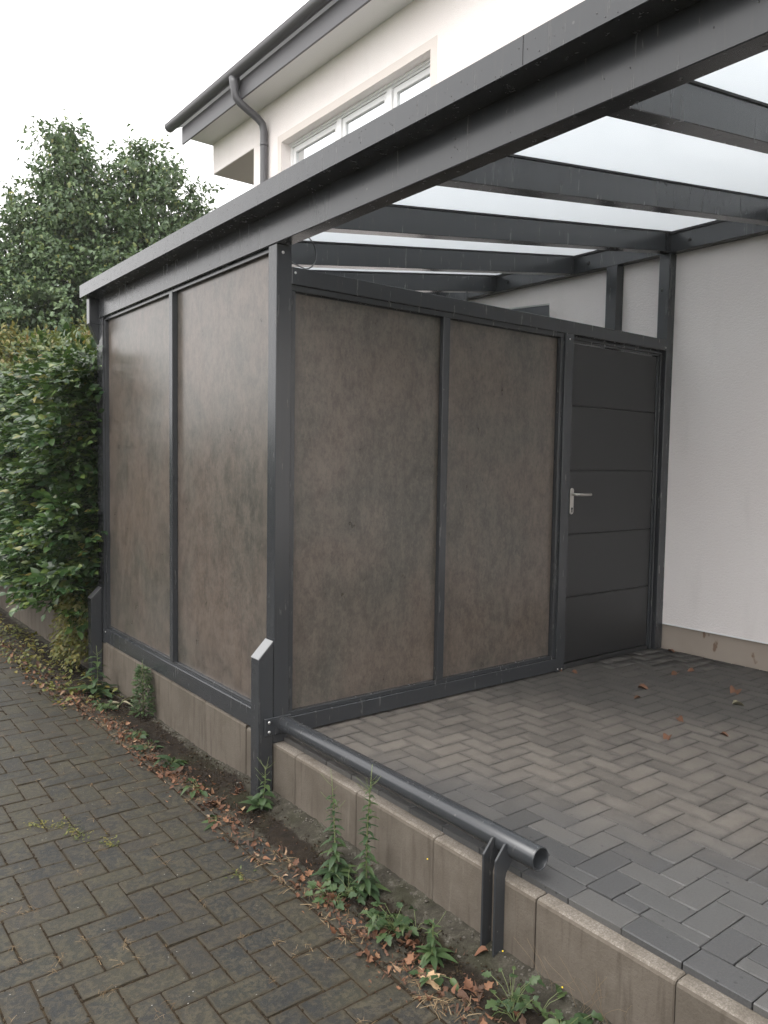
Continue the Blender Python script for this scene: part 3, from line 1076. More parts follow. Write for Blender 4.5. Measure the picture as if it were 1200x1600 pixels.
for m_ in MU:
    fm.box(xf - .012, xf + .07, m_ - .045, m_ + .045, wz0, wz1 - .0505, .002)
fm.build('frame', 'window_white', win)
edges = [wy0 + .0505] + [v for m_ in MU for v in (m_ - .0455, m_ + .0455)] + [wy1 - .0505]
for a, b in zip(edges[::2], edges[1::2]):
    cs = MB()
    cs.box(xf + .010, xf + .062, a + .004, a + .066, wz0 + .004, wz1 - .056, .003)
    cs.box(xf + .010, xf + .062, b - .066, b - .004, wz0 + .004, wz1 - .056, .003)
    cs.box(xf + .010, xf + .062, a + .0665, b - .0665, wz1 - .122, wz1 - .056, .003)
    cs.box(xf + .010, xf + .062, a + .0665, b - .0665, wz0 + .004, wz0 + .07, .003)
    cs.build('casement', 'window_white', win)
    MB().box(xf + .036, xf + .046, a + .066, b - .066, wz0 + .07, wz1 - .122).build('pane', 'window_glass', win)

# ================================================================== THINGS INSIDE THE STORE ROOM
bo = empty('board', (3.2, 1.12, 1.8), 'dark grey board with pale edge leaning on the house wall inside the store', 'board')
MB().hexa([(3.05, 1.00, 2.05), (3.33, 1.10, 2.02), (3.345, 1.125, 2.02), (3.065, 1.025, 2.05),
           (2.86, 1.30, 2.66), (3.27, 1.10, 2.735), (3.285, 1.125, 2.735), (2.875, 1.325, 2.66)], .002).build('sheet', 'board_grey', bo)
MB().hexa([(2.858, 1.299, 2.662), (3.272, 1.099, 2.737), (3.288, 1.126, 2.737), (2.876, 1.326, 2.662),
           (2.858, 1.299, 2.674), (3.272, 1.099, 2.749), (3.288, 1.126, 2.749), (2.876, 1.326, 2.674)]).build('edge_strip', 'board_edge', bo)
rd = MB()
rd.tube([(1.58, .34, 2.30), (1.58, .34, 2.42), (1.578, .34, 2.475)], .008, 8, True, [.012, .008, .007])
rd.build('hook', 'bolt_black', None, 'thin black hook rod hanging above the top rail near the last rafters', 'hook', at=(1.58, .34, 2.3))
cb = MB()
cpts = []
for q in range(15):
    an = -.55 * math.pi + q / 14 * 1.25 * math.pi
    cpts.append((.215 + .075 * math.cos(an), .10 + .01 * q / 14, 2.435 + .085 * math.sin(an)))
cpts = [(.10, .09, 2.405), (.15, .095, 2.365)] + cpts[1:] + [(.22, .12, 2.60)]
cb.tube(cpts, .0035, 6).build('cable', 'cable_grey', None, 'thin grey cable hanging in a loop beside the corner post under the beam', 'cable', at=(.2, .1, 2.35))

# ================================================================== HEDGE
def rand_unit(n):
    v = RNG.normal(size=(n, 3))
    return unit(v)


he = empty('hedge', (.5, 5, 0), 'tall dark green hedge with oval leaves overhanging the low wall beside the lane', 'hedge')
LB = leaf_base(4, .62, .26, .20, 'ovate')
def hedge_front(y, z):
    """x of the lane side face"""
    f = -.20 - .06 * np.sin(y * 2.1 + z * 1.3) - .05 * np.sin(y * 4.7 - z * 3.1) + .04 * np.sin(z * 5 + y)
    f -= .06 * np.clip((.9 - z) / .9, 0, 1) * np.clip((y - 3.0), 0, 1) + .05 * np.sin(z * 11 + 1.5 * np.sin(y * 4))
    f += .14 * np.clip((z - 1.5) / .8, 0, 1)
    return f
def hedge_top(x, y):
    return 2.20 + .09 * np.sin(y * 1.7 + 1) + .06 * np.sin(x * 5 + y * 3.3)
def hedge_sprays(n, deep, upper=False):
    pos, axis = [], []
    ns = int(n * .66)
    y = 2.72 + RNG.random(ns) * 4.6
    z = .20 + RNG.random(ns) ** .95 * 2.0
    x = hedge_front(y, z) + deep * np.abs(RNG.normal(0, 1, ns))
    pos.append(np.stack([x, y, z], 1)); axis.append(np.tile([-1, -.15, .10], (ns, 1)))
    nt = int(n * .16)
    y = 2.72 + RNG.random(nt) * 4.6; x = -.08 + RNG.random(nt) * 1.1
    z = hedge_top(x, y) - deep * .8 * np.abs(RNG.normal(0, 1, nt))
    pos.append(np.stack([x, y, z], 1)); axis.append(np.tile([-.35, -.15, .8], (nt, 1)))
    ne = n - ns - nt
    x = -.25 + RNG.random(ne) * .9; z = .14 + RNG.random(ne) * 2.05
    y = 2.74 + deep * np.abs(RNG.normal(0, 1, ne)) + .05 * np.sin(z * 6)
    pos.append(np.stack([x, y, z], 1)); axis.append(np.tile([-.55, -.75, .12], (ne, 1)))
    return np.vstack(pos), np.vstack(axis)
def spray_leaves(pos, axis, per, ln, spread=.75, size=(.055, .085), up=(-.35, -.2, .9), upj=.45):
    n = len(pos)
    d = unit(unit(axis) + RNG.normal(0, spread * .6, (n, 3)) * (1, 1, .55))
    upv = unit(np.tile(up, (n, 1)) + RNG.normal(0, upj, (n, 3)))
    side = unit(np.cross(d, upv))
    P_, D_, N_, S_ = [], [], [], []
    for k_ in range(per):
        s = (k_ + .3) / per
        sg = 1 if k_ % 2 else -1
        pp = pos + d * (s * ln) + RNG.normal(0, .006, (n, 3)) - np.array([0, 0, .02]) * s * s
        dd = unit(d * (.55 + .5 * s) + side * sg * (.9 - .6 * s) + RNG.normal(0, .18, (n, 3)))
        P_.append(pp); D_.append(dd); N_.append(unit(upv + RNG.normal(0, .25, (n, 3)))); S_.append(RNG.uniform(size[0], size[1], n) * (1.05 - .25 * s))
    return np.vstack(P_), np.vstack(D_), np.vstack(N_), np.hstack(S_)
pos, axis = hedge_sprays(2200, .09)
A1 = spray_leaves(pos, axis, 7, .24, .6, (.060, .110), (-.30, -.15, 1.0), .34)
keep = ~((A1[0][:, 0] > -.01) & (A1[0][:, 1] < 2.715)) & ~((A1[0][:, 0] < -.0) & (A1[0][:, 0] > -.09) & (A1[0][:, 1] < 2.72) & (A1[0][:, 2] < .44))
A1 = tuple(a[keep] for a in A1)
npobj('foliage', scatter(LB, *A1), 'leaf_hedge', he)
# denser shaded leaves behind
pos, axis = hedge_sprays(2600, .13)
pos = pos + np.array([.17, .12, -.03])
A2 = spray_leaves(pos, axis, 6, .2, .75, (.07, .10))
ne_ = 500
posx = np.stack([RNG.uniform(-.12, .75, ne_), 2.80 + RNG.random(ne_) * .35, RNG.uniform(.1, 2.1, ne_)], 1)
A2x = spray_leaves(posx, np.tile([-.3, -.5, .1], (ne_, 1)), 6, .16, .9, (.08, .11))
A2 = tuple(np.concatenate([a_, b_]) for a_, b_ in zip(A2, A2x))
keep = ~((A2[0][:, 0] > -.01) & (A2[0][:, 1] < 2.715))
A2 = tuple(a[keep] for a in A2)
npobj('inner_foliage', scatter(leaf_base(2, .6, .3, .2), *A2), 'leaf_hedge', he)
# young pale tips along the top
nt = 420
y = 2.8 + RNG.random(nt) ** .8 * 4.3; x = -.16 + RNG.random(nt) * .6
z = hedge_top(x, y) + RNG.random(nt) * .14 - .03 - .03 * (y < 3.4)
A3 = spray_leaves(np.stack([x, y, z], 1), np.tile([-.3, -.1, 1.0], (nt, 1)), 6, .15, .7, (.04, .065))
npobj('young_shoots', scatter(leaf_base(3, .5, .35, .2), *A3), 'leaf_young', he)
nn = 2600
pos = np.stack([RNG.uniform(.15, .95, nn), RNG.uniform(2.85, 7.2, nn), RNG.uniform(.05, 2.1, nn)], 1)
npobj('core_foliage', scatter(leaf_base(2, .65, .3, .2), pos, rand_unit(nn), rand_unit(nn) + np.array([-.5, -.5, .6]), RNG.uniform(.11, .17, nn)), 'leaf_hedge', he)
st = MB()
for q in range(26):
    yy = 2.85 + q * .17 + random.uniform(-.05, .05)
    xx_ = .16 + random.uniform(-.1, .35)
    st.tube([(xx_, yy, .0), (xx_ + random.uniform(-.06, .06), yy + random.uniform(-.06, .06), .8), (xx_ + random.uniform(-.15, .1), yy + random.uniform(-.1, .1), 1.9)], .012, 6, True, [.016, .012, .005])
for q in range(150):
    yy = random.uniform(2.85, 7); zz_ = random.uniform(.2, 2.0)
    fx = float(hedge_front(np.array(yy), np.array(zz_)))
    st.tube([(.25, yy + random.uniform(-.1, .1), zz_ - .12), (.5 * fx + .06, yy, zz_ - .03), (fx + .02, yy - random.uniform(0, .1), zz_ + .02)], .004, 4, False, [.006, .004, .002])
st.build('stem', 'bark', he)
# two twigs that reach in front of the carport post
for (z_, y_) in ((1.66, 2.62), (1.28, 2.62)):
    tw = MB()
    tw.tube([(-.16, 2.80, z_ - .03), (-.10, 2.66, z_ - .008), (-.05, 2.52, z_)], .003, 5, True, [.004, .003, .0015])
    tw.build('twig', 'bark', he)
nn = 12
pp = np.array([(-.05 - .012 * (q % 6), 2.515 + .035 * (q % 6), (1.66 if q < 6 else 1.28) - .002 * (q % 6)) for q in range(nn)])
npobj('twig_leaves', scatter(LB, pp, rand_unit(nn) * (1, 1, .3) + np.array([0, -.7, 0]), np.tile([-.3, -.2, 1.], (nn, 1)) + rand_unit(nn) * .4, np.full(nn, .05)), 'leaf_hedge', he)

# yellow green bush hanging over the wall beside the stub post
bu = empty('shrub', (-.05, 2.95, -.05), 'yellow green shrub spilling over the low wall beside the far stub post', 'shrub')
nn = 420
pos = np.stack([RNG.uniform(-.17, .02, nn), RNG.uniform(2.72, 3.12, nn), RNG.uniform(-.18, .38, nn)], 1)
pos[:, 0] -= .05 * np.cos(pos[:, 2] * 3)
A4 = spray_leaves(pos, np.tile([-.8, -.3, -.5], (nn, 1)), 4, .07, .8, (.025, .045))
npobj('foliage', scatter(leaf_base(3, .6, .3, .25), *A4), 'leaf_yellowgreen', bu)
MB().tube([(.02, 3.0, .03), (-.05, 2.95, .1), (-.08, 2.92, -.1)], .005, 5).build('stem', 'bark', bu)

# ================================================================== TREE BEHIND
LUMPS = [(1.99, 10.63, 6.66, .28), (2.02, 10.57, 6.12, .49), (2.18, 10.41, 5.64, .7), (1.78, 10.66, 4.88, .76), (3.05, 10.4, 6.04, .56), (3.3, 10.24, 6.47, .38),
         (3.52, 9.75, 5.76, .5), (3.68, 9.22, 5.4, .3), (2.54, 10.06, 4.79, .86), (1.45, 10.21, 4.12, .73), (1.1, 10.53, 4.63, .47), (3.09, 9.63, 4.8, .65),
         (1.94, 9.81, 3.82, .83), (.99, 9.89, 3.51, .6), (2.64, 9.28, 3.94, .62), (1.59, 11.11, 5.47, .38), (.47, 10.98, 4.1, .73),
         (.43, 10.29, 3.1, .8), (3.56, 9.26, 4.81, .43), (2.3, 11.0, 4.6, .9), (2.9, 10.9, 5.3, .7), (1.5, 11.0, 3.3, .9), (2.8, 10.4, 3.2, .9), (3.4, 10.2, 4.2, .8), (2.0, 10.0, 2.8, .9), (1.0, 10.6, 2.6, .8)]
tr = empty('maple_tree', (2.2, 10.7, 0), 'large dense green tree with some yellow leaves rising behind the hedge', 'tree')
tb = MB()
tb.tube([(2.2, 10.7, 0), (2.22, 10.68, 1.0), (2.15, 10.65, 2.2), (2.2, 10.6, 3.4)], .15, 12, True, [.2, .16, .14, .11])
for (x, y, z, r) in LUMPS:
    m0 = Vector((2.18, 10.63, min(2.0 + .3 * (z - 2), 3.3)))
    tb.tube([m0, m0.lerp(Vector((x, y, z)), .55) + Vector((random.uniform(-.1, .1), random.uniform(-.1, .1), .1)), (x, y, z + r * .3)], .03, 6, False, [.055, .03, .008])
tb.build('trunk', 'bark', tr)
P_, D_, N_, S_ = [], [], [], []
tw = MB()
for (x, y, z, r) in LUMPS:
    nc = int(98 * r ** 2 / .36) + 30
    dirs = rand_unit(nc)
    rad = r * (.35 + .75 * RNG.random(nc) ** .6) * RNG.choice([1, 1, 1, 1.25, 1.5, 1.65], nc, p=[.25, .25, .2, .15, .1, .05])
    cc = np.array([x, y, z]) + dirs * rad[:, None] * (1, 1, 1.08)
    for c_, dr in zip(cc, dirs):
        nl = 20
        off = RNG.normal(0, .075, (nl, 3)) * (1, 1, .6) + dr * RNG.uniform(-.06, .14, (nl, 1))
        P_.append(c_ + off)
        D_.append(unit(dr * .6 + RNG.normal(0, .6, (nl, 3)) + np.array([0, 0, -.45])))
        N_.append(unit(dr * .5 + RNG.normal(0, .35, (nl, 3)) + np.array([0, 0, .8])))
        S_.append(RNG.uniform(.045, .095, nl))
P_ = np.vstack(P_); D_ = np.vstack(D_); N_ = np.vstack(N_); S_ = np.hstack(S_)
npobj('crown', scatter(leaf_base(4, .85, .25, .35, 'lobed'), P_, D_, N_, S_), 'leaf_tree', tr)

# yellowing shrub between hedge and tree
ys_ = empty('yellow_shrub', (1.5, 7.3, 0), 'tall loose shrub with yellow green leaves above the hedge by the gutter end', 'shrub')
P_, D_, N_, S_ = [], [], [], []
for (x, y, z, r) in [(1.55, 7.6, 3.0, .32), (1.35, 7.4, 2.75, .35), (1.9, 7.5, 3.35, .22), (1.75, 7.4, 2.9, .35), (.35, 7.2, 2.65, .35), (-.05, 7.0, 2.6, .3), (.9, 7.3, 2.5, .4), (2.15, 7.4, 3.5, .18)]:
    nc = int(240 * r)
    dirs = rand_unit(nc)
    cc = np.array([x, y, z]) + dirs * (r * RNG.random(nc) ** .4)[:, None]
    for c_, dr in zip(cc, dirs):
        P_.append(c_ + RNG.normal(0, .05, (6, 3))); D_.append(unit(dr + RNG.normal(0, .5, (6, 3)) - np.array([0, 0, .3]))); N_.append(unit(RNG.normal(0, .4, (6, 3)) + np.array([0, 0, 1]))); S_.append(RNG.uniform(.05, .085, 6))
npobj('crown', scatter(leaf_base(3, .6, .3, .25), np.vstack(P_), np.vstack(D_), np.vstack(N_), np.hstack(S_)), 'leaf_yellowgreen', ys_)
tb = MB()
for (x, y, z) in [(1.55, 7.6, 3.0), (1.35, 7.4, 2.75), (1.9, 7.5, 3.35), (.35, 7.2, 2.65), (-.05, 7.0, 2.6), (.9, 7.3, 2.5)]:
    tb.tube([(1.2 + .3 * (x - 1.2), 7.4, 0), (1.2 + .7 * (x - 1.2), 7.4, 1.4), (x, y, z)], .015, 6, True, [.03, .02, .006])
tb.build('trunk', 'bark', ys_)

# pale pillar at the far end of the wall
pi_ = empty('wall_pillar', (-.02, 6.55, -.34), 'pale concrete pillar at the far end of the low wall', 'pillar')
MB().box(-.16, .16, 6.4, 6.72, -.4, .52, .008).build('shaft', 'kerb_concrete', pi_)
MB().box(-.19, .19, 6.37, 6.75, .5205, .57, .008).build('coping', 'kerb_concrete', pi_)

# hedges across the lane (mirrored in the glossy panels)
oh = empty('far_hedge', (-7.2, 14, -.3), 'long green hedge on the opposite side of the lane, seen mirrored in the panels', 'hedge')
nn = 9000
y = RNG.uniform(-6, 34, nn); s_ = RNG.random(nn)
z = -.3 + RNG.random(nn) ** .8 * (2.5 + .25 * np.sin(y * .9) + .2 * np.sin(y * 2.7))
x = -6.6 - np.abs(RNG.normal(0, .22, nn)) - .12 * np.sin(y * 2) - .3 * np.clip(z - 1.6, 0, 1)
npobj('foliage', scatter(leaf_base(2, .6, .3, .2), np.stack([x, y, z], 1), rand_unit(nn) + np.array([.4, 0, -.2]), np.tile([.6, 0, .8], (nn, 1)) + rand_unit(nn) * .5, RNG.uniform(.22, .36, nn)), 'leaf_hedge', oh)
MB().box(-7.9, -6.85, -6, 34, -.35, 1.9).build('branch_core', 'bark', oh)

# ================================================================== WEEDS
def curve_pts(p0, p1, bend, n=7):
    p0, p1 = np.array(p0, float), np.array(p1, float)
    return [tuple(p0 + (p1 - p0) * s + np.array(bend) * math.sin(math.pi * s)) for s in np.linspace(0, 1, n)]


def stalk_weed(base, top, label, nleaf, size, dry_top=.3, bend=(.015, 0, 0), rosette=8, shape='lance', branches=3, mat='leaf_weed', name='weed', cat='weed'):
    e = empty(name, base, label, cat, 'weeds growing along the foot of the wall')
    pts = curve_pts(base, top, bend, 9)
    sm = MB().tube(pts, .003, 6, True, list(np.linspace(.0042, .0012, 9)))
    P_, D_, N_, S_ = [], [], [], []
    for k_ in range(nleaf):
        s = .04 + (1 - dry_top) * (k_ / nleaf) ** 1.05
        q = np.array(pts[0]) + (np.array(pts[-1]) - np.array(pts[0])) * s + np.array(bend) * math.sin(math.pi * s)
        an = k_ * 2.4 + random.uniform(-.3, .3)
        P_.append(q); D_.append((math.cos(an), math.sin(an), .45 - .5 * (1 - s) + random.uniform(-.2, .2))); N_.append((random.uniform(-.2, .2), random.uniform(-.2, .2), 1))
        S_.append(size * (1.15 - .8 * s) * random.uniform(.75, 1.2))
    for k_ in range(rosette):
        an = k_ * 2.4 + random.uniform(-.3, .3)
        P_.append(np.array(base) + (0, 0, .01 + .02 * random.random())); D_.append((math.cos(an), math.sin(an), random.uniform(.1, .7))); N_.append((0, 0, 1)); S_.append(size * random.uniform(1.0, 1.7))
    npobj('leaves', scatter(leaf_base(6, .34 if shape == 'lance' else .55, .3, .45, shape), np.array(P_, float), np.array(D_, float), np.array(N_, float), np.array(S_, float)), mat, e)
    for k_ in range(branches):
        s = random.uniform(.55, .97)
        q = np.array(pts[0]) + (np.array(pts[-1]) - np.array(pts[0])) * s + np.array(bend) * math.sin(math.pi * s)
        an = random.uniform(0, 6.28); ln = random.uniform(.03, .075)
        q2 = q + np.array([math.cos(an) * ln * .8, math.sin(an) * ln * .8, ln * .7])
        sm.tube([tuple(q), tuple((q + q2) / 2 + (0, 0, -.004)), tuple(q2)], .0009, 4, False)
    sm.build('stem', 'stem_green', e)
    return e


def rosette_weed(base, label, n, size, shape='ovate', mat='leaf_weed', name='weed', width=.5, lift=(.15, .8), spread=.04, cat='weed'):
    """loose mound: stalked leaves of mixed age, size and tilt around a few crowns"""
    e = empty(name, base, label, cat, 'weeds growing along the foot of the wall')
    bases = [leaf_base(6, width, .25, .4, shape), leaf_base(5, width * .8, .7, .8, shape), leaf_base(6, width * 1.15, .1, .15, shape)]
    crowns = [np.array(base) + np.array([random.gauss(0, spread * .45), random.gauss(0, spread * .6), 0]) for _ in range(max(1, n // 9))]
    sm = MB()
    parts = [[], [], []]
    for k_ in range(n):
        an = random.uniform(0, 6.283)
        lf = random.uniform(*lift)
        d = np.array([math.cos(an), math.sin(an), lf]); d /= np.linalg.norm(d)
        b = random.choice(crowns)
        q = b + d * spread * random.uniform(.3, 1.5)
        mid_ = (b + q) / 2 + np.array([0, 0, .15 * spread])
        sm.tube([tuple(b), tuple(mid_), tuple(q + d * .003)], .0010, 4, False)
        dd = d * (1, 1, random.uniform(-.2, .7)) + np.array([random.gauss(0, .35), random.gauss(0, .35), 0])
        parts[random.randrange(3)].append((q, dd, (random.gauss(0, .35), random.gauss(0, .35), 1), size * random.choice((.55, .8, 1.0, 1.0, 1.25))))
    out = []
    for bs, pr in zip(bases, parts):
        if pr:
            out.append(scatter(bs, np.array([v[0] for v in pr]), np.array([v[1] for v in pr]), np.array([v[2] for v in pr], float), np.array([v[3] for v in pr])))
    npobj('leaves', merge(out), mat, e)
    sm.build('stem', 'stem_green', e)
    return e


stalk_weed((-.165, -.80, -.295), (-.125, -.70, .085), 'tall thin weed nearest the corner post, in front of the kerb stones', 52, .062, .24, (.01, .012, 0), 22, branches=9)
stalk_weed((-.135, -.965, -.295), (-.10, -.945, .205), 'tallest thin weed, reaching over the pipe rail, leafy half way', 64, .056, .18, (-.01, 0, 0), 16, branches=14)
rosette_weed((-.232, -.90, -.295), 'low clump of lobed dark green leaves at the foot of the two tall weeds', 44, .038, 'lobed', width=.95, lift=(.2, 1.2), spread=.05)
rosette_weed((-.215, -1.24, -.295), 'broad clump of lobed green leaves half way between tall weeds and rail legs', 46, .042, 'lobed', width=.9, lift=(.2, 1.6), spread=.065)
stalk_weed((-.195, -1.42, -.295), (-.185, -1.41, -.16), 'small upright weed with narrow pale leaves left of the rail legs', 22, .055, .05, (0, 0, 0), 8, branches=2)
rosette_weed((-.255, -1.50, -.297), 'few small green leaves beside the large tan leaf', 9, .045, 'ovate', width=.6)
rosette_weed((-.145, -1.80, -.295), 'leafy weed clump at the lower edge below the rail legs', 50, .036, 'lobed', width=.8, lift=(.3, 2.0), spread=.075)
rosette_weed((-.075, -1.93, -.292), 'large rounded leaves of a weed at the lower right end of the verge', 10, .06, 'ovate', width=.75, lift=(.3, 1.2))
stalk_weed((-.12, -.09, -.295), (-.085, -.07, -.09), 'branching weed growing at the foot of the near stub post', 20, .06, .3, (.01, 0, 0), 7, 'ovate', branches=9)
rosette_weed((-.335, -.09, -.299), 'flat weed with long leaves lying on the lane edge left of the near stub post', 8, .085, 'ovate', width=.42, lift=(.05, .3), spread=.02)
rosette_weed((-.25, .30, -.298), 'small green rosette in the leaf litter, second from the near stub post', 11, .055, 'ovate', width=.45)
rosette_weed((-.245, .70, -.298), 'bright green rosette of upright leaves in the middle of the verge', 16, .075, 'ovate', width=.42, lift=(.4, 1.6))
rosette_weed((-.25, .98, -.298), 'bluish small weed above the bright rosette', 14, .05, 'lobed', width=.7)
rosette_weed((-.235, 1.22, -.298), 'low green weed clump in the orange leaf litter', 30, .034, 'lobed', width=.8)
rosette_weed((-.24, 1.86, -.298), 'loose green weed left of the wilted plant', 34, .045, 'lobed', width=.8, lift=(.3, 1.3))
stalk_weed((-.17, 2.22, -.298), (-.135, 2.32, .03), 'weed with broad toothed leaves and a tall stalk before the far stub post', 18, .125, .25, (.01, 0, 0), 9, 'lobed', branches=5)
# bushy plant against the wall
bp = empty('weed', (-.03, 1.62, -.33), 'dense bushy upright weed with fine leaves against the wall below the bottom rail', 'weed', 'weeds growing along the foot of the wall')
nn = 520
s_ = RNG.random(nn)
an = RNG.random(nn) * 6.28
rr = .075 * (1 - s_) ** .6 * RNG.random(nn) ** .5 + .012
pos = np.stack([-.06 + rr * np.cos(an) * .75, 1.61 + rr * np.sin(an) * 1.1, -.29 + s_ * .31], 1)
npobj('leaves', scatter(leaf_base(3, .34, .3, .3, 'lance'), pos, np.stack([np.cos(an), np.sin(an), RNG.uniform(-.2, .9, nn)], 1), np.tile([-.2, -.2, 1.], (nn, 1)) + rand_unit(nn) * .4, RNG.uniform(.022, .042, nn)), 'leaf_weed', bp)
MB().tube([(-.05, 1.62, -.33), (-.06, 1.61, -.1), (-.065, 1.60, .07)], .003, 5, True, [.005, .004, .001]).build('stem', 'stem_green', bp)
rosette_weed((-.11, 1.88, -.30), 'wilted grey plant drooping against the wall left of the bushy weed', 9, .13, 'lance', 'leaf_wilted', width=.3, lift=(.5, 1.8), spread=.03)
# dry twiggy weed in front of the kerb at the right
dw = empty('dry_weed', (-.03, -1.93, -.28), 'dry leafless twiggy weed in front of the nearest kerb stones', 'weed')
sm = MB()
for (bx, by) in ((-.025, -1.90), (-.02, -2.0), (-.03, -1.80)):
    for k_ in range(5):
        q = np.array([bx + random.uniform(-.01, .01), by + random.uniform(-.04, .04), -.275])
        pts = [tuple(q)]
        dv = np.array([random.uniform(-.3, .05), random.uniform(-.8, .8), 1.0])
        for _ in range(5):
            q = q + dv / np.linalg.norm(dv) * .036
            dv = dv + np.array([random.uniform(-.25, .15), random.uniform(-.9, .9), random.uniform(-.30, .3)])
            q[0] = min(q[0], -.006)
            pts.append(tuple(q))
        sm.tube(pts, .0005, 4, False)
sm.build('stem', 'stem_dry', dw)
for (x, y, z) in ((-.03, -1.20, -.09), (-.055, -1.61, -.22), (-.06, -1.86, -.2)):
    fl = MB()
    bm = bmesh.new(); bmesh.ops.create_icosphere(bm, subdivisions=1, radius=.003, matrix=Matrix.Translation((x, y, z))); fl.add(bm)
    fl.build('flower', 'petal_yellow', dw)

# ground cover along the far verge, too fine to count
nn = 1500
y = 2.0 + RNG.random(nn) ** .9 * 4.6
x = -.46 + .42 * RNG.random(nn) - .03 * (y - 2.0)
keep = RNG.random(nn) < .35 + .65 * (.5 + .5 * np.sin(y * 5 + x * 9))
x, y = x[keep], y[keep]; nn = len(x)
z = -.297 + RNG.random(nn) ** 2 * .09
npobj('ground_cover', scatter(leaf_base(3, .55, .3, .3), np.stack([x, y, z], 1), rand_unit(nn) * (1, 1, .5) + np.array([0, 0, .3]), np.tile([0, 0, 1.], (nn, 1)) + rand_unit(nn) * .5, RNG.uniform(.025, .055, nn)), 'leaf_yellowgreen', label='yellow green ground cover along the far verge', kind='stuff')

# ================================================================== LITTER
def litter(name, n, xf, yf, zf, size, mat, label, bases, flat=.35):
    y = yf(n); x = xf(n, y)
    z = np.array([zf(a, b) for a, b in zip(x, y)])
    pts = np.stack([x, y, z + RNG.random(n) * .012 + .002], 1)
    d = rand_unit(n) * (1, 1, flat); nr = np.tile([0, 0, 1.], (n, 1)) + rand_unit(n) * .75; sz = RNG.uniform(size[0], size[1], n)
    k_ = RNG.integers(0, len(bases), n)
    return npobj(name, merge([scatter(b, pts[k_ == i], d[k_ == i], nr[k_ == i], sz[k_ == i]) for i, b in enumerate(bases)]), mat, label=label, kind='stuff')
curl = leaf_base(5, .62, .9, .55, 'ovate')
curl2 = leaf_base(5, .5, -1.0, -.4, 'lobed')
curl3 = leaf_base(5, .28, 1.3, .7, 'lance')
curl4 = leaf_base(5, .9, .5, -.5, 'lobed')
curl5 = leaf_base(5, .16, .8, .3, 'lance')
litter('dead_leaves', 1150, lambda n, y: -.30 + RNG.normal(0, .048, n) + .02 * np.sin(y * 6), lambda n: RNG.choice([RNG.uniform(-1.9, -.7, n), RNG.uniform(.0, 2.6, n), RNG.uniform(.2, 1.5, n)][0:3][1], n) if False else np.where(RNG.random(n) < .62, RNG.uniform(.1, 2.4, n), RNG.uniform(-2.0, .1, n)),
       verge_z, (.012, .034), 'leaf_dead', 'orange brown dead leaves lying along the verge', [curl, curl2, curl3, curl4, curl5])
litter('leaf_litter', 900, lambda n, y: -.22 + RNG.normal(0, .07, n), lambda n: RNG.uniform(-2.0, 4.2, n), verge_z, (.008, .022), 'leaf_dead', 'broken brown leaf litter on the soil at the foot of the wall', [curl2, curl3, curl5])
litter('far_litter', 420, lambda n, y: -.36 + RNG.normal(0, .07, n) - .02 * (y - 2), lambda n: RNG.uniform(2.0, 5.6, n), verge_z, (.02, .045), 'leaf_dead', 'pale and brown dead leaves on the far verge', [curl, curl3, curl4])

cl = [(-.27, -.93), (-.20, -1.30), (-.26, -1.40), (-.18, -1.62), (-.27, .12), (-.30, .55), (-.30, .80), (-.28, 1.2), (-.12, .12), (-.19, -1.85), (-.24, -1.18)]
litter('leaf_clumps', 180, lambda n, y: np.interp(y, *zip(*sorted((b, a) for a, b in cl))) + RNG.normal(0, .022, n), lambda n: np.array([cl[i][1] for i in RNG.integers(0, len(cl), n)]) + RNG.normal(0, .03, n), verge_z, (.022, .048), 'leaf_dead', 'heaps of curled orange brown leaves caught around the weeds', [curl, curl2, curl4])

# straw: dry root tufts in the joints
def straw(name, centres, per, ln, label):
    P_, D_, S_ = [], [], []
    for (x, y) in centres:
        k_ = random.randint(per // 2, per)
        an = RNG.random(k_) * 6.28
        P_.append(np.stack([x + RNG.normal(0, .008, k_), y + RNG.normal(0, .012, k_), np.full(k_, ROADZ + .002) + RNG.random(k_) * .005], 1))
        D_.append(np.stack([np.cos(an), np.sin(an), RNG.uniform(.0, .35, k_)], 1))
        S_.append(RNG.uniform(.4, 1.2, k_) * ln)
    P_ = np.vstack(P_); D_ = np.vstack(D_); S_ = np.hstack(S_)
    return npobj(name, scatter(leaf_base(3, .05, .2, .25, 'strip'), P_, D_, np.tile([0, 0, 1.], (len(P_), 1)) + rand_unit(len(P_)) * .3, S_), 'straw', label=label, kind='stuff')
cent = []
for q in range(330):
    i = random.randint(-3, 9); j = random.randint(-26, 18)
    x = X0 - i * MX; y = Y0 - j * MY
    if random.random() < .5: x += random.uniform(-MX, 0)
    else: y += random.uniform(-MY, 0)
    w_ = .25 + .75 * max(0, math.sin(x * 4.2 + y * 2.6 + 1.5))
    if x < XE and random.random() < w_:
        cent.append((x, y))
straw('joint_straw', cent, 13, .024, 'dry straw tufts in the joints of the lane pavers')
cent = [(-.30 + random.gauss(0, .04), random.uniform(-2.0, 2.4)) for _ in range(60)] + [(-.31, -1.46), (-.33, -1.55), (-.30, -1.6), (-.30, -1.40), (-.36, -1.15)] * 2
straw('verge_straw', cent, 14, .042, 'dry straw and roots along the verge')
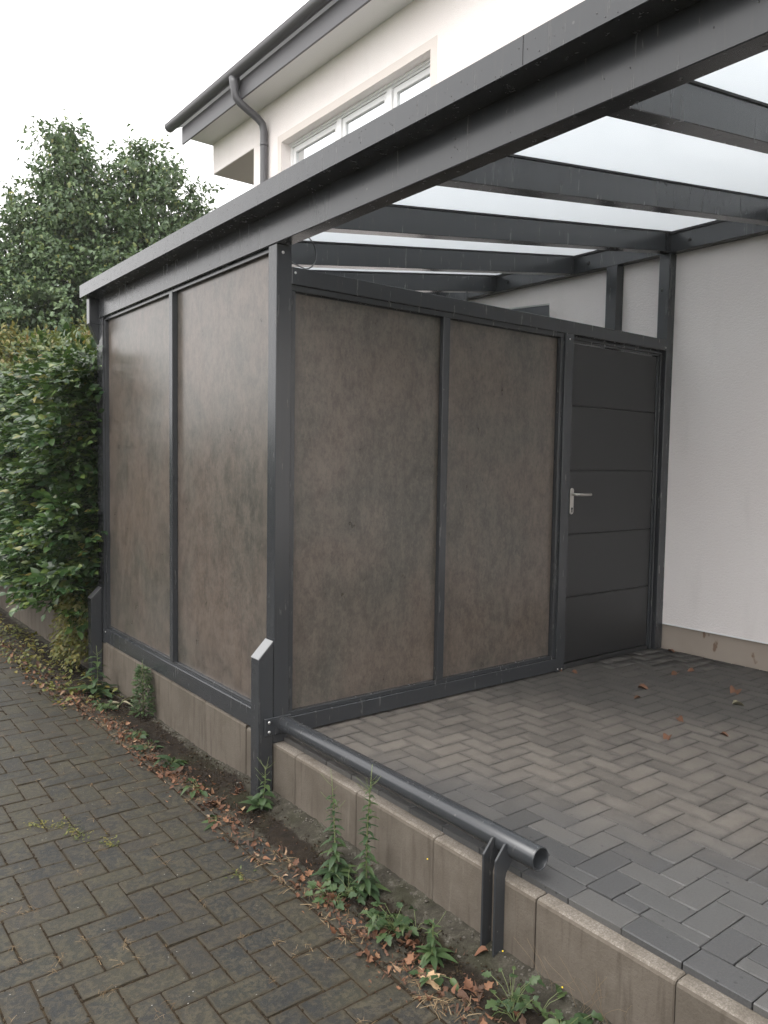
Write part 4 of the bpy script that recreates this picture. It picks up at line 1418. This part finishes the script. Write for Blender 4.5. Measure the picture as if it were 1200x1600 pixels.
# moss cushions / green tufts on the lane
cent = [(-.93, .33), (-.88, .16), (-.80, .02), (-.90, .24), (-1.02, .38), (-.47, -.55)]
P_, D_, S_ = [], [], []
for (x, y) in cent:
    k_ = 40
    P_.append(np.stack([x + RNG.normal(0, .022, k_), y + RNG.normal(0, .03, k_), np.full(k_, ROADZ + .003)], 1)); D_.append(unit(RNG.normal(0, 1, (k_, 3)) * (1, 1, .2) + np.array([0, 0, .5]))); S_.append(RNG.uniform(.008, .02, k_))
npobj('moss_tufts', scatter(leaf_base(2, .5, .3, .3), np.vstack(P_), np.vstack(D_), np.tile([0, 0, 1.], (240, 1)) + rand_unit(240) * .4, np.hstack(S_)), 'leaf_yellowgreen', label='small green moss tufts between the lane pavers', kind='stuff')
# small stones, crumbs and drops: one low solid, scattered
_bm = bmesh.new(); bmesh.ops.create_icosphere(_bm, subdivisions=1, radius=1.0)
ICO = (np.array([v.co[:] for v in _bm.verts]), np.array([[v.index for v in f.verts] for f in _bm.faces])); _bm.free()
def bits(name, pts, radius, squash, mat, label, smooth=False, turn=True):
    n = len(pts)
    jit = RNG.uniform(.75, 1.2, (n, len(ICO[0]), 1)) if not smooth else 1.0
    V = ICO[0][None] * jit * squash[:, None, :]
    if turn:
        an = RNG.random(n) * 6.28
        c_, s_ = np.cos(an)[:, None], np.sin(an)[:, None]
        V = np.stack([V[..., 0] * c_ - V[..., 1] * s_, V[..., 0] * s_ + V[..., 1] * c_, V[..., 2]], -1)
    V = V * radius[:, None, None] + pts[:, None, :]
    F = ICO[1][None] + (np.arange(n) * len(ICO[0]))[:, None, None]
    return npobj(name, (V.reshape(-1, 3), F.reshape(-1, 3)), mat, None, smooth, label, None, None, 'stuff')
vz = np.vectorize(verge_z)
n = 520
y = RNG.uniform(-2.2, 2.6, n); x = np.where(RNG.random(n) < .7, -.008 - np.abs(RNG.normal(0, .018, n)), RNG.uniform(-.2, -.02, n))
r = RNG.uniform(.002, .007, n)
bits('pebbles', np.stack([x, y, vz(x, y) + r * .4], 1), r, np.stack([np.ones(n), RNG.uniform(.6, 1, n), RNG.uniform(.5, .9, n)], 1), 'gravel_chip', 'small grey pebbles along the foot of the wall')
n = 5200
y = RNG.uniform(-2.3, 3.2, n); x = np.where(y > .15, RNG.uniform(-.25, -.02, n), RNG.normal(-.165, .04, n))
k_ = (x > -.27) & (x < -.01); x, y = x[k_], y[k_]; n = len(x)
r = RNG.uniform(.0018, .0055, n) * np.where(RNG.random(n) < .93, 1, 1.9)
bits('soil_crumbs', np.stack([x, y, vz(x, y) + .004 + r * .3], 1), r, np.stack([np.ones(n), RNG.uniform(.5, 1, n), RNG.uniform(.4, .8, n)], 1), 'joint_soil', 'dark crumbs of soil and moss along the verge')
# moss and dirt packed in the lane joints
P_ = []
for (cx, cy, lx, ly) in road_tiles:
    if not (-2.2 < cx and -2.2 < cy < 3.0): continue
    for _ in range(9):
        if random.random() < lx / (lx + ly):
            P_.append((cx + random.uniform(-.5, .5) * lx, cy + random.choice((-.5, .5)) * (ly + .006) + random.gauss(0, .002)))
        else:
            P_.append((cx + random.choice((-.5, .5)) * (lx + .006) + random.gauss(0, .002), cy + random.uniform(-.5, .5) * ly))
P_ = np.array(P_); n = len(P_)
bits('joint_moss', np.column_stack([P_, np.full(n, ROADZ - .003)]), RNG.uniform(.0035, .0085, n), np.stack([np.ones(n), RNG.uniform(.6, 1, n), RNG.uniform(.25, .55, n)], 1), 'joint_soil', 'brown moss and dirt packed in the joints of the lane')
n = 220
y = RNG.uniform(-2.6, 2.6, n); lip = RNG.random(n) < .75
pts = np.stack([np.where(lip, xg - .0003, XB - .0004), y, np.where(lip, RNG.uniform(zg0 + .004, zg1 - .004, n), RNG.uniform(ZB + .02, zg0 - .02, n))], 1)
bits('rain_drops', pts, RNG.uniform(.0010, .0026, n), np.tile([.6, 1, 1.25], (n, 1)), 'water', 'fine rain drops clinging to the carport gutter and beam', True, False)

# single fallen leaves
def fallen(x, y, z, size, label, mat='leaf_dead', base=curl, group=None, rot=None, name='fallen_leaf'):
    an = random.random() * 6.28 if rot is None else rot
    VF = scatter(base, np.array([[0, 0, .004]]), np.array([[math.cos(an), math.sin(an), .12]]), np.array([[random.uniform(-.3, .3), random.uniform(-.3, .3), 1.]]), np.array([size]))
    o = bpy.data.objects.new(name, npmesh(name, VF[0], VF[1], mat, True))
    o.location = (x, y, z)
    link(o, None, label, 'leaf', group)
fallen(2.195, -.015, 0, .075, 'brown fallen leaf at the foot of the door post')
fallen(2.25, -.05, 0, .055, 'second brown leaf right beside the door post foot')
fallen(2.12, -.663, 0, .05, 'small curled leaf in front of the door, nearest the middle')
fallen(2.294, -.527, 0, .085, 'orange brown leaf lying in front of the door')
fallen(2.759, -.916, 0, .11, 'largest brown leaf, on the driveway near the house plinth')
fallen(2.461, -1.049, 0, .085, 'narrow greenish leaf below the largest leaf', 'leaf_wilted')
fallen(2.811, -.493, 0, .085, 'brown leaf between door and plinth')
fallen(2.962, -.52, 0, .06, 'brown leaf nearest the plinth on the driveway')
fallen(1.965, -1.003, 0, .06, 'tan leaf in the middle of the driveway')
fallen(1.668, -1.133, 0, .07, 'curled brown leaf nearest the camera on the dusty pavers')
fallen(1.914, -1.274, 0, .055, 'small brown leaf at the right edge of the driveway')
fallen(3.33, -.09, 0, .07, 'red brown leaf in the corner of post and plinth')
fallen(-.272, -1.47, -.292, .075, 'large tan dry leaf on the verge left of the rail legs', 'leaf_tan', leaf_base(6, 1.0, .3, .3, 'lobed'))
fallen(-.04, -1.53, -.272, .05, 'brown leaf caught between the two rail legs')
fallen(-.20, -.06, -.29, .055, 'pale pink brown leaf in the litter at the near stub post', 'leaf_tan')


# ================================================================== RAINY AIR
t = NT('rainy_air')
pv = t.n('ShaderNodeVolumePrincipled')
pv.inputs['Color'].default_value = (.97, .97, .97, 1)
pv.inputs['Density'].default_value = .0012
t.l(pv.outputs[0], t.out.inputs['Volume'])
M['rainy_air'] = t.m
MB().box(-950, 950, -950, 950, -1.5, 9.3).build('haze', 'rainy_air', None, 'thin rainy haze over the whole place', None, None, 'stuff')
